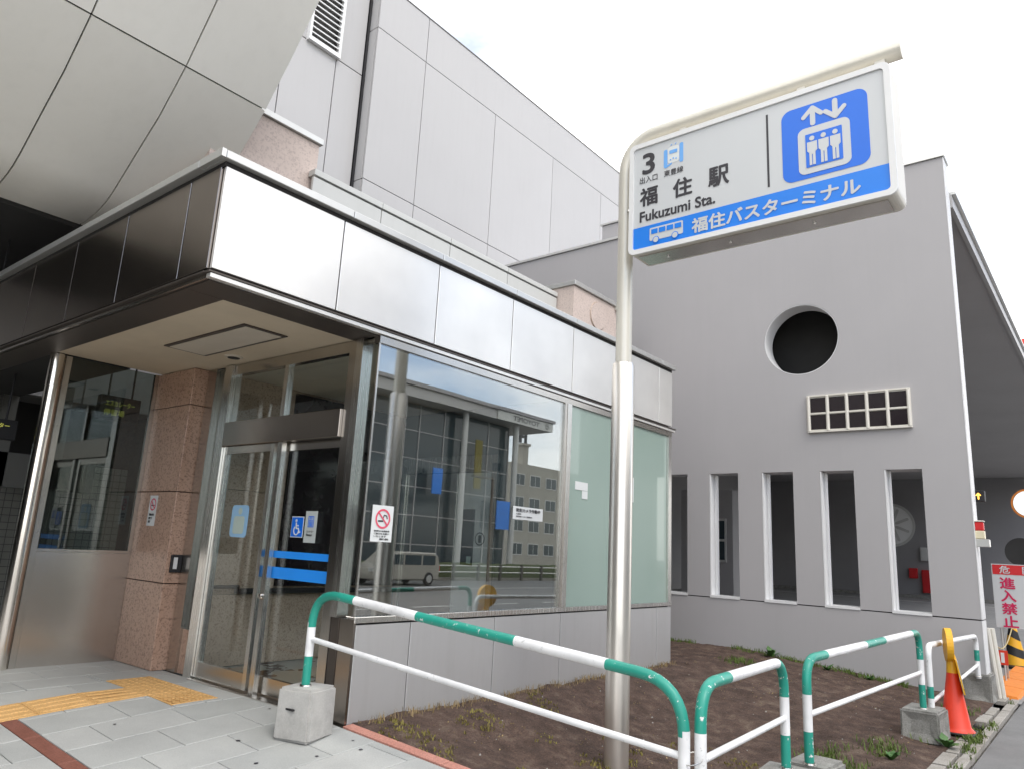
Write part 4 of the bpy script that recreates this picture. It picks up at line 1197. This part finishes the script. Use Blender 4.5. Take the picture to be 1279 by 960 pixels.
ob('divider', fS.polys([[(sa(1.793), sz(4.10)), (sa(1.777), sz(4.10)), (sa(1.777), sz(4.72)), (sa(1.793), sz(4.72))]], 0.003), 'sign_black', fc_)
ob('lift_square', fS.polys([rrect(sa(1.675), sz(4.085), sa(1.060), sz(4.690), 0.075, 8)], 0.003), 'sign_blue', fc_)
arrows = [fS.stroke((sa(1.442), sz(4.525)), (sa(1.442), sz(4.645)), 0.038), fS.stroke((sa(1.442), sz(4.655)), (sa(1.508), sz(4.590)), 0.034), fS.stroke((sa(1.442), sz(4.655)), (sa(1.380), sz(4.590)), 0.034),
          fS.stroke((sa(1.281), sz(4.655)), (sa(1.281), sz(4.53)), 0.038), fS.stroke((sa(1.281), sz(4.525)), (sa(1.350), sz(4.590)), 0.034), fS.stroke((sa(1.281), sz(4.525)), (sa(1.218), sz(4.590)), 0.034)]
ob('lift_arrows', fS.polys(arrows, 0.006), 'sign_white', fc_)
ob('cabin_outline', fS.polys([rrect(sa(1.555), sz(4.120), sa(1.185), sz(4.497), 0.05, 6)], 0.006), 'sign_white', fc_)
ob('cabin_field', fS.polys([rrect(sa(1.500), sz(4.168), sa(1.240), sz(4.440), 0.004, 2)], 0.009), 'sign_blue', fc_)
for yy in (1.452, 1.370, 1.288):
    a = sa(yy)
    ppl = [circ(a, sz(4.400), 0.019, 16), [(a-0.036, sz(4.372)), (a-0.036, sz(4.30)), (a-0.022, sz(4.285)), (a-0.022, sz(4.182)), (a-0.003, sz(4.182)), (a-0.003, sz(4.27)), (a+0.003, sz(4.27)), (a+0.003, sz(4.182)), (a+0.022, sz(4.182)), (a+0.022, sz(4.285)), (a+0.036, sz(4.30)), (a+0.036, sz(4.372))]]
    ob('person_symbol', fS.polys(ppl, 0.012), 'sign_white', fc_)
ob('band_text', fS.text('福住バスターミナル', sa(2.42), sz(3.866), sa(1.135), sz(3.998), 0.006, 0.030), 'sign_white', fc_)
# bus symbol
ob('bus_body', fS.polys([rrect(sa(2.803), sz(3.892), sa(2.497), sz(4.008), 0.012, 3)], 0.006), 'sign_white', fc_)
ob('bus_windows', fS.polys([[(sa(2.787)+0.072*k, sz(3.950)), (sa(2.787)+0.072*k+0.060, sz(3.950)), (sa(2.787)+0.072*k+0.060, sz(3.993)), (sa(2.787)+0.072*k, sz(3.993))] for k in range(4)]+[circ(sa(2.742), sz(3.892), 0.031, 18), circ(sa(2.567), sz(3.892), 0.031, 18)], 0.009), 'sign_sky', fc_)
for yy in (2.742, 2.567):
    ob('bus_wheel', fS.polys([circ(sa(yy), sz(3.892), 0.024, 18)], 0.012), 'sign_white', fc_)
# train symbol
ob('train_sides', fS.polys([rrect(sa(2.676), sz(4.530), sa(2.642), sz(4.700), 0.012, 3), rrect(sa(2.530), sz(4.545), sa(2.496), sz(4.725), 0.012, 3), [(sa(2.66), sz(4.525)), (sa(2.60), sz(4.55)), (sa(2.60), sz(4.565)), (sa(2.66), sz(4.545))]], 0.003), 'train_blue', fc_)
ob('train_front', fS.polys([rrect(sa(2.640), sz(4.560), sa(2.532), sz(4.715), 0.03, 5)], 0.003), 'sticker_white', fc_)
ob('train_window', fS.polys([rrect(sa(2.622), sz(4.648), sa(2.550), sz(4.680), 0.006, 3)], 0.006), 'train_blue', fc_)
ob('train_lamps', fS.polys([circ(sa(2.612), sz(4.592), 0.007, 10), circ(sa(2.560), sz(4.592), 0.007, 10), circ(sa(2.586), sz(4.600), 0.007, 10), fS.stroke((sa(2.61), sz(4.724)), (sa(2.60), sz(4.735)), 0.006), fS.stroke((sa(2.57), sz(4.724)), (sa(2.56), sz(4.735)), 0.006)], 0.006), 'train_blue', fc_)
for yy in (2.55, 1.55):
    ob('lug', box(5.26, 5.34, yy-0.03, yy+0.03, 4.83, 4.93), 'frame_cream', sg)
ob('lug', box(5.26, 5.34, 0.95, 1.02, 4.83, 4.93), 'frame_cream', sg)
ob('bolt', autosmooth(MB().lathe([(0.0, 0.02), (0.016, 0.018), (0.02, 0.0)], (5.24, 3.055, 4.26), 12).mesh(True)), 'steel', sg)
for yy in (1.5, 2.15, 2.7):
    ob('bolt', autosmooth(MB().lathe([(0.0, -0.012), (0.012, -0.010), (0.014, 0.0)], (5.30, yy, 3.785), 10).mesh(True)), 'steel', sg)

# ================================================================ GUARD RAILS
def guard_rail(lbl, p0, p1, zb0, zb1, zt0, zt1, pat, bar, r=0.030, rb=0.16, bar0=0.36, bar1=0.36):
    """p0,p1: xy of the posts; pat: [(key, material index)] keys ('L',height above base) ('T',fraction of span) ('R',height above base)"""
    A, B = Vector((*p0, 0)), Vector((*p1, 0))
    d = (B-A).normalized(); L = (B-A).length
    up = Vector((0, 0, 1))
    T0 = A+up*(zt0-r); T1 = B+up*(zt1-r)
    sl_ = (T1-T0).normalized()
    path = []; marks = []
    def push(p): path.append(p)
    zs0 = [zb0-0.02]+[zb0+k[1] for k, _ in pat if k[0] == 'L']
    for z in zs0+[zt0-r-rb]: push(A+up*z)
    c0 = A+up*(zt0-r-rb)
    e0 = T0+sl_*rb
    for q in range(1, 9):
        t_ = q/8
        push((c0*(1-t_)**2)+(T0*(2*t_*(1-t_)))+(e0*t_*t_))
    for k, _ in pat:
        if k[0] == 'T':
            f = k[1]*L
            if f > rb+0.01 and f < L-rb-0.01: push(T0+(T1-T0)*k[1])
    e1 = T1-sl_*rb; c1 = B+up*(zt1-r-rb)
    push(e1)
    for q in range(1, 9):
        t_ = q/8
        push((e1*(1-t_)**2)+(T1*(2*t_*(1-t_)))+(c1*t_*t_))
    for k, _ in pat:
        if k[0] == 'R': push(B+up*(zb1+k[1]))
    push(B+up*(zb1-0.02))
    # arc lengths of pattern marks
    S = [0.0]
    for a, b_ in zip(path, path[1:]): S.append(S[-1]+(b_-a).length)
    def arc_of(pt):
        return S[min(range(len(path)), key=lambda i: (path[i]-pt).length)]
    cuts = []
    for k, mi in pat:
        if k[0] == 'S': cuts.append((0.0, mi))
        elif k[0] == 'L': cuts.append((arc_of(A+up*(zb0+k[1])), mi))
        elif k[0] == 'T': cuts.append((arc_of(T0+(T1-T0)*k[1]), mi))
        else: cuts.append((arc_of(B+up*(zb1+k[1])), mi))
    g_ = thing('guard_rail', (A+B)/2+up*min(zb0, zb1), lbl, 'guard rail', 'green and white pipe guard rails')
    ob('pipe', autosmooth(MB().tube(path, r, 16, cuts=cuts).mesh(True)), ['rail_green', 'rail_white'], g_)
    q0 = A+up*(zb0+bar0)+d*r*0.6; q1 = B+up*(zb1+bar1)-d*r*0.6
    ob('lower_bar', tube([q0, q1], 0.019, 12), 'rail_white', g_)
    for q, z in ((A, zb0), (B, zb1)):
        ob('collar', autosmooth(MB().lathe([(0.030, 0.012), (0.038, 0.010), (0.042, 0.0)], (q.x, q.y, z+0.001), 16).mesh(True)), 'steel_frame', g_)
    return g_
G_, W_ = 0, 1
guard_rail('long guard rail from the concrete block to the corner, nearest the lift door', (3.40, 4.52), (3.615, 1.745), 0.285, 0.035, 0.962, 0.715,
           [(('S',), G_), (('L', 0.20), W_), (('L', 0.43), G_), (('T', 0.149), W_), (('T', 0.355), G_), (('T', 0.631), W_), (('T', 0.844), G_), (('R', 0.43), W_), (('R', 0.2), G_)], None, rb=0.25, bar0=0.315, bar1=0.31)
guard_rail('short guard rail tied to the long one at the bed corner', (3.685, 1.69), (5.10, 1.757), 0.024, 0.024, 0.704, 0.704,
           [(('S',), G_), (('L', 0.2), W_), (('L', 0.43), G_), (('T', 0.278), W_), (('T', 0.90), G_), (('R', 0.43), W_), (('R', 0.2), G_)], None, rb=0.20, bar0=0.30, bar1=0.30)
guard_rail('middle guard rail in front of the slot openings', (5.33, 1.685), (8.42, 1.57), 0.024, 0.0, 0.704, 0.735,
           [(('S',), G_), (('L', 0.20), W_), (('L', 0.43), G_), (('T', 0.123), W_), (('T', 0.428), G_), (('T', 0.601), W_), (('T', 0.90), G_), (('R', 0.45), W_), (('R', 0.22), G_)], None, bar0=0.30, bar1=0.33)
guard_rail('farthest guard rail, mostly white, ending at the grey wall corner', (8.60, 1.53), (11.35, 1.47), -0.02, 0.03, 0.60, 0.545,
           [(('S',), W_), (('L', 0.10), G_), (('L', 0.21), W_), (('R', 0.32), G_), (('R', 0.19), W_)], None, r=0.029, rb=0.12, bar0=0.06, bar1=0.14)
wire = [Vector((3.65+0.055*math.cos(2*math.pi*q/16)*(1.0), 1.717+0.05*math.sin(2*math.pi*q/16), 0.335+0.02*math.cos(2*math.pi*q/16))) for q in range(17)]
ob('tie_wire', tube(wire, 0.003, 5), 'steel', None, 'thin wire tying the two guard rail posts together', 'wire')

def concrete_block(lbl, c, sx, sy, z0, z1, rot, mat='concrete', pocket=True, slab=False):
    bm = bmesh.new()
    bmesh.ops.create_cube(bm, size=1.0)
    for v_ in bm.verts:
        k = 1.0 if v_.co.z < 0 else 0.98
        v_.co = Vector((v_.co.x*sx*k, v_.co.y*sy*k, (v_.co.z+0.5)*(z1-z0)))
    bmesh.ops.bevel(bm, geom=bm.edges[:], offset=0.018, segments=2, affect='EDGES')
    if pocket:
        side = [f for f in bm.faces if abs(f.normal.z) < 0.3 and f.calc_area() > 0.4*min(sx, sy)*(z1-z0)]
        r = bmesh.ops.inset_individual(bm, faces=side, thickness=min(sx, sy, z1-z0)*0.34)
        bmesh.ops.recalc_face_normals(bm, faces=bm.faces[:])
        for f in side:
            for v_ in f.verts: v_.co -= f.normal*0.022
    for v_ in bm.verts:
        v_.co += Vector((noise.noise(v_.co*9), noise.noise(v_.co*9+Vector((5, 0, 0))), noise.noise(v_.co*9+Vector((0, 7, 0)))))*0.006
    me = bpy.data.meshes.new('b'); bm.to_mesh(me); bm.free()
    me.transform(Matrix.Translation((c[0], c[1], z0)) @ Matrix.Rotation(R_(rot), 4, 'Z'))
    return ob('concrete_block', me, mat, None, lbl, 'concrete block', 'concrete footings of the guard rails')
concrete_block('pale concrete block on the paving holding the long guard rail', (3.42, 4.515), 0.30, 0.29, -0.055, 0.285, 17, 'concrete', pocket=False)
concrete_block('grey concrete footing of the short guard rail at the lower edge', (5.03, 1.76), 0.40, 0.30, -0.30, 0.024, 4, 'concrete_dark', False)
concrete_block('grey concrete footing under the near post of the middle guard rail', (5.45, 1.69), 0.36, 0.30, -0.30, 0.024, -3, 'concrete_dark', False)
concrete_block('weathered concrete block beside the orange cone', (8.50, 1.58), 0.46, 0.34, -0.29, 0.0, -1, 'concrete_dark')
concrete_block('weathered concrete block at the corner of the grey wall', (11.62, 1.50), 0.42, 0.32, -0.30, 0.055, -1, 'concrete_dark')
sb = bpy.data.objects['concrete_block']
f_ = Face((3.245, 4.55, 0.10), (math.cos(R_(-73)), math.sin(R_(-73)), 0), (0, 0, 1))
ob('slot_mark', box(3.262, 3.279, 4.45, 4.53, 0.145, 0.157), 'black', sb)

# ================================================================ CONE
cn = thing('traffic_cone', (8.95, 1.40, -0.27), 'orange traffic cone with a yellow round sign on top', 'traffic cone')
cx, cy, cz = 8.98, 1.39, -0.262
ob('base', box(cx-0.17, cx+0.17, cy-0.17, cy+0.17, cz, cz+0.025, 0.01), 'black', cn)
ob('cone_body', autosmooth(MB().lathe([(0.165, 0.025), (0.150, 0.04), (0.132, 0.06), (0.052, 0.57), (0.0, 0.57)], (cx, cy, cz), 24).mesh(True)), 'cone_red', cn)
ob('collar', autosmooth(MB().lathe([(0.054, 0.565), (0.045, 0.70), (0.035, 0.74), (0.0, 0.74)], (cx, cy, cz), 20).mesh(True)), 'cone_yellow', cn)
fr_ = Face((cx+0.01, cy+0.02, cz+0.83), (math.cos(R_(16)), math.sin(R_(16)), 0), (0, 0, 1))
ob('round_sign', fr_.polys([circ(0, 0, 0.165, 30)], -0.03, 0.06), 'cone_yellow', cn)
ob('round_sign_back', fr_.polys([circ(0, 0, 0.165, 30)][::-1], -0.031, 0.0), 'cone_yellow', cn)
ob('round_sign_face', fr_.polys([circ(0, 0, 0.14, 30)], 0.031, 0.003), 'sticker_white', cn)
q = Vector((cx-0.02, cy-0.045, cz+0.74))
ob('placard', MB().hexa([(q.x-0.10, q.y-0.075, q.z-0.36), (q.x+0.14, q.y-0.035, q.z-0.36), (q.x+0.14, q.y-0.020, q.z-0.355), (q.x-0.10, q.y-0.060, q.z-0.355)], [(q.x-0.10, q.y-0.02, q.z-0.04), (q.x+0.14, q.y+0.02, q.z-0.04), (q.x+0.14, q.y+0.035, q.z-0.035), (q.x-0.10, q.y-0.005, q.z-0.035)]).mesh(), 'cone_yellow', cn)
ob('placard_face', MB().hexa([(q.x-0.10, q.y-0.068, q.z-0.30), (q.x+0.14, q.y-0.028, q.z-0.30), (q.x+0.14, q.y-0.024, q.z-0.30), (q.x-0.10, q.y-0.064, q.z-0.30)], [(q.x-0.10, q.y-0.028, q.z-0.06), (q.x+0.14, q.y+0.012, q.z-0.06), (q.x+0.14, q.y+0.016, q.z-0.06), (q.x-0.10, q.y-0.024, q.z-0.06)]).mesh(), 'sign_white', cn)

# ================================================================ ACROSS THE STREET (seen mirrored in the window)
dl = thing('car_showroom', (36, -25, -0.9), 'glass fronted car showroom across the street, mirrored in the window', 'building')
YF = -25.0
ob('core', box(-6, 42.0, -38, YF-0.6, -0.9, 10.2), 'grey_dark', dl)
ob('canopy', box(-8, 45.6, -38, YF+0.9, 10.25, 10.9), 'panel_light', dl)
ob('canopy_top', box(-8.2, 45.8, -38, YF+1.1, 10.92, 11.15), 'grey_dark', dl)
ob('sign_band', box(39.0, 45.62, YF+0.9, YF+0.98, 10.25, 10.9), 'panel_white', dl)
fT = Face((43.9, YF+0.985, 10.4), (-1, 0, 0), (0, 0, 1))
ob('showroom_name', fT.text('TOYOPET', 0.0, 0.0, 3.25, 0.36, 0, 0.03), 'sign_black', dl)
fE = Face((44.86, YF+0.985, 10.58), (-1, 0, 0), (0, 0, 1))
ob('emblem', fE.ring(0, 0, 0.17, 0.22, 0), 'sign_black', dl)
ob('emblem', fE.polys([fE.stroke((-0.12, 0.06), (0.10, 0.08), 0.05), fE.stroke((0.0, 0.08), (0.0, -0.14), 0.05)], 0), 'sign_black', dl)
gx_ = [-4+k*2.3 for k in range(21)]
gz_ = [-0.6, 1.25, 3.05, 4.85, 6.65, 8.45, 10.2]
for a, b_ in zip(gx_, gx_[1:]):
    for c_, d in zip(gz_, gz_[1:]):
        if b_ < 8: continue
        ob('facade_pane', box(a+0.04, b_-0.04, YF-0.5, YF-0.45, c_+0.04, d-0.04), 'glass_far', dl)
for a in gx_:
    ob('facade_mullion', box(a-0.035, a+0.035, YF-0.52, YF-0.40, -0.6, 10.2), 'panel_light', dl)
for c_ in gz_[:-1]:
    ob('facade_rail', box(-4, 42.0, YF-0.52, YF-0.42, c_-0.03, c_+0.03), 'panel_light', dl)
for a in (28.0, 36.5, 42.05):
    ob('facade_column', tube([(a, YF+0.2, -0.9), (a, YF+0.2, 10.25)], 0.22, 12), 'white_far', dl)
for x0, x1, z0, z1, mt in ((33.6, 34.5, 4.5, 6.2, 'sign_sky'), (40.2, 41.6, 2.6, 4.6, 'sign_sky'), (37.6, 38.3, 5.2, 8.6, 'moss')):
    ob('facade_banner', box(x0, x1, YF+0.25, YF+0.32, z0, z1), mt, dl)
ap = thing('apartment_block', (70, -46, -0.9), 'beige apartment block with chimney across the street, mirrored in the window', 'building')
YA = -45.0
ob('wall', box(66.5, 84, YA-12, YA, -0.9, 11.3), 'brick_far', ap)
ob('chimney', box(69.3, 70.4, YA-1.6, YA-0.5, 11.3, 13.6), 'brick_far', ap)
ob('chimney_cap', box(69.1, 70.6, YA-1.8, YA-0.3, 13.61, 13.9), 'brick_far', ap)
ob('roof_sign', MB().box(69.2, 69.45, YA-1.2, YA-0.9, 14.0, 15.6).box(70.25, 70.5, YA-1.2, YA-0.9, 14.0, 15.6).box(69.45, 70.25, YA-1.18, YA-0.92, 14.65, 14.95).mesh(), 'sign_black', ap)
for k in range(5):
    for j in range(4):
        x0 = 67.2+3.2*k; z0 = 0.6+2.7*j
        wdw = ob('window', box(x0, x0+2.1, YA-0.02, YA+0.06, z0, z0+1.4), 'white_far', ap)
        ob('pane', box(x0+0.1, x0+1.0, YA+0.061, YA+0.075, z0+0.1, z0+1.3), 'glass_far', wdw)
        ob('pane', box(x0+1.1, x0+2.0, YA+0.061, YA+0.075, z0+0.1, z0+1.3), 'glass_far', wdw)
hd = ob('hedge', grid(20, 75, -23.3, -22.4, 120, 8, lambda x, y: -0.9+1.15*max(0, 1-((y+22.85)/0.46)**4)+0.12*noise.noise(Vector((x*2, y*4, 0)))), 'hedge', None, 'clipped hedge along the far pavement, mirrored in the window', 'hedge')
fn_ = thing('street_fence', (40, -21.8, -0.75), 'low street fence with dark posts along the far kerb, mirrored in the window', 'fence')
for k in range(24):
    ob('fence_post', box(22+2.2*k, 22.18+2.2*k, -21.9, -21.75, -0.8, 0.25), 'trim_brown', fn_)
ob('fence_rail', tube([(20, -21.82, 0.12), (75, -21.82, 0.12)], 0.04, 6), 'coping_metal', fn_)
ob('fence_rail', tube([(20, -21.82, -0.25), (75, -21.82, -0.25)], 0.04, 6), 'coping_metal', fn_)
ob('far_kerb', box(-60, 130, -22.4, -22.1, -0.9, -0.6), 'stone_kerb', kind='structure')
# van
def car(nm, lbl, x0, yc, z, L, Wd, prof_, mat, gl):
    c = thing(nm, (x0+L/2, yc, z), lbl, 'van')
    bd = prism([(x0+p[0], z+p[1]) for p in prof_], 'y', yc-Wd/2, yc+Wd/2, 0.05)
    ob('body', bd, mat, c)
    for wx in (x0+0.75, x0+L-0.8):
        for sgn in (-1, 1):
            wh = ob('wheel', autosmooth(MB().lathe([(0.0, -0.1), (0.30, -0.1), (0.33, -0.06), (0.33, 0.06), (0.30, 0.1), (0.0, 0.1)], (wx, yc+sgn*(Wd/2-0.06), z+0.33), 20, 'y').mesh(True)), 'black', c)
            ob('rim', MB().lathe([(0.0, 0.0), (0.19, 0.0), (0.2, -0.01*sgn)], (wx, yc+sgn*(Wd/2+0.045), z+0.33), 16, 'y').mesh(), 'coping_metal', wh)
    for a, b_ in gl:
        for sgn in (-1, 1):
            yy = yc+sgn*(Wd/2+0.004)
            ob('side_window', MB().add([(x0+a, yy, z+1.0), (x0+b_, yy, z+1.0), (x0+b_, yy, z+1.48), (x0+a+(0.25 if a < 1.2 else 0), yy, z+1.48)], [(0, 1, 2, 3)]).mesh(), 'glass_far', c)
    ob('tail_lamp', box(x0+L-0.03, x0+L+0.02, yc+Wd/2-0.2, yc+Wd/2-0.03, z+0.7, z+1.0), 'red', c)
    ob('headlight', box(x0-0.02, x0+0.05, yc+Wd/2-0.35, yc+Wd/2-0.05, z+0.65, z+0.82), 'white_far', c)
    return c
car('parked_van', 'pale beige minivan on the street, mirrored in the window', 23.6, -19.0, -0.74, 4.5, 1.75,
    [(0.05, 0.28), (4.45, 0.28), (4.5, 0.9), (4.35, 1.45), (4.1, 1.62), (1.6, 1.62), (0.85, 1.05), (0.1, 0.82), (0.0, 0.5)], 'van_white', [(1.05, 1.9), (2.0, 3.1), (3.2, 4.1)])
lp = thing('street_lamp', (44, -21, -0.7), 'street lamp with a flat arm, mirrored in the window', 'street lamp')
ob('post', tube([(35.5, -21.2, -0.75), (35.5, -21.2, 5.6)], 0.09, 10), 'trim_brown', lp)
ob('lamp_head', box(33.6, 35.4, -21.35, -21.05, 5.5, 5.62), 'trim_brown', lp)

# ================================================================ PLANTS
def blades(name, pts, hmin, hmax, wd, mat):
    mb_ = MB()
    for (x, y, z, n) in pts:
        for _ in range(n):
            a = random.random()*6.283; r = random.random()*0.05
            px, py = x+r*math.cos(a), y+r*math.sin(a)
            h = hmin+(hmax-hmin)*random.random()
            b0 = random.random()*6.283; ln = (0.2+0.8*random.random())*h*0.8
            dx, dy = wd*math.cos(b0), wd*math.sin(b0)
            lx, ly = ln*math.cos(b0+1.57), ln*math.sin(b0+1.57)
            mb_.add([(px-dx, py-dy, z), (px+dx, py+dy, z), (px+lx*0.4+dx*0.7, py+ly*0.4+dy*0.7, z+h*0.65), (px+lx*0.4-dx*0.7, py+ly*0.4-dy*0.7, z+h*0.65), (px+lx, py+ly, z+h)],
                    [(0, 1, 2, 3), (3, 2, 4)])
    return mb_
def on_soil(x, y): return soilz(x, y)-0.004
P1, P2, P3 = [], [], []
for _ in range(1500):        # moss and weeds in patches near the pink kerb and foreground
    x = 3.86+random.random()*2.6; y = 1.9+random.random()*2.55
    if noise.noise(Vector((x*2.3, y*2.3, 3.0))) > 0.02+0.10*(x-3.9): P1.append((x, y, on_soil(x, y), 6))
for _ in range(260):        # thin strip along the plinth and wall
    x = 3.9+random.random()*5.0; y = 4.40+random.random()*0.09
    P2.append((x, y, on_soil(x, y), 4))
for _ in range(380):
    x = 11.2+random.random()*0.22; y = 1.9+random.random()*4.2
    if noise.noise(Vector((y*1.3, 0, 1))) > -0.15: P3.append((x, y, on_soil(x, y), 4))
for _ in range(130):
    x = 6.2+random.random()*5; y = 1.36+random.random()*0.35
    if noise.noise(Vector((x*1.5, y, 7.0))) > 0.05: P3.append((x, y, on_soil(x, y), 5))
for _ in range(130):
    x = 6.5+random.random()*5.2; y = 1.12+random.random()*0.12
    if noise.noise(Vector((x*1.9, 4, 2.0))) > 0.02: P3.append((x, y, -0.285, 6))
for _ in range(60):
    x = 8.7+random.random()*0.6; y = 1.18+random.random()*0.16
    P3.append((x, y, -0.285, 6))
for cx_, cy_ in ((10.2, 4.1), (9.3, 5.2), (7.0, 2.1), (7.6, 1.75), (6.6, 1.8)):
    for _ in range(60):
        x = cx_+random.gauss(0, 0.16); y = cy_+random.gauss(0, 0.1)
        P3.append((x, y, on_soil(x, y), 4))
ob('moss', blades('moss', P1, 0.008, 0.030, 0.006, 'moss').mesh(), 'moss', None, 'yellowish moss patches on the bare soil bed', 'moss', kind='stuff')
ob('dry_grass', blades('dry', P2, 0.02, 0.07, 0.003, 'dry_grass').mesh(), 'dry_grass', None, 'thin dry grass along the steel plinth', 'grass', kind='stuff')
ob('grass', blades('grass', P3, 0.02, 0.075, 0.005, 'grass_green').mesh(), 'grass_green', None, 'short green grass along the grey wall and the kerb', 'grass', kind='stuff')
def weed(lbl, x, y, n, s_):
    mb_ = MB()
    z = on_soil(x, y)
    for k in range(n):
        a = 6.283*k/n+random.random()*0.6; L = s_*(0.6+0.6*random.random()); e = R_(25+45*random.random()); wd = L*0.22
        d = Vector((math.cos(a)*math.cos(e), math.sin(a)*math.cos(e), math.sin(e))); sd = Vector((-math.sin(a), math.cos(a), 0))
        b0 = Vector((x, y, z))
        mid = b0+d*L*0.55; tip = b0+d*L-Vector((0, 0, L*0.2))
        mb_.add([b0-sd*wd*0.2, b0+sd*wd*0.2, mid+sd*wd, tip, mid-sd*wd], [(0, 1, 2, 4), (4, 2, 3)])
    h = thing('weed_plant', (x, y, z), lbl, 'weed', 'weeds in the soil bed')
    ob('leaves', mb_.mesh(), 'weed_leaf', h)
    ob('stem', tube([(x, y, z-0.02), (x, y, z+s_*0.35)], 0.004, 5), 'weed_leaf', h)
weed('leafy weed at the foot of the grey wall below the third slot', 11.25, 4.05, 14, 0.20)
weed('small weed by the grey wall below the fourth slot', 11.2, 3.25, 10, 0.13)
weed('small weed by the grey wall below the fifth slot', 11.2, 2.70, 10, 0.12)
weed('leafy weed at the foot of the concrete block by the cone', 8.22, 1.36, 14, 0.15)
weed('bright weed on the soil in front of the concrete block', 7.25, 1.62, 12, 0.12)
P4 = []
for _ in range(1100):
    x = 3.9+random.random()*7.2; y = 1.45+random.random()*3.0
    if noise.noise(Vector((x*1.1, y*1.6, 11.0))) > 0.0: P4.append((x, y, on_soil(x, y), 2))
ob('dead_leaves', blades('litter', P4, 0.004, 0.014, 0.007, 'dry_grass').mesh(), 'dry_grass', None, 'brown dead leaf litter strewn over the soil bed', 'leaf litter', kind='stuff')
# fallen stones and scraps on the soil
st = MB()
for _ in range(260):
    x = 3.95+random.random()*7; y = 1.5+random.random()*2.9; s_ = 0.004+0.010*random.random()**2
    z = soilz(x, y)
    st.add([(x-s_, y, z), (x, y-s_*0.8, z), (x+s_, y, z), (x, y+s_, z), (x+s_*0.2, y, z+s_*0.9), (x, y, z-s_)], [(0, 1, 4), (1, 2, 4), (2, 3, 4), (3, 0, 4), (1, 0, 5), (2, 1, 5), (3, 2, 5), (0, 3, 5)])
ob('pebbles', st.mesh(), 'stone_kerb', None, 'scattered pale pebbles on the bare soil', 'pebbles', kind='stuff')
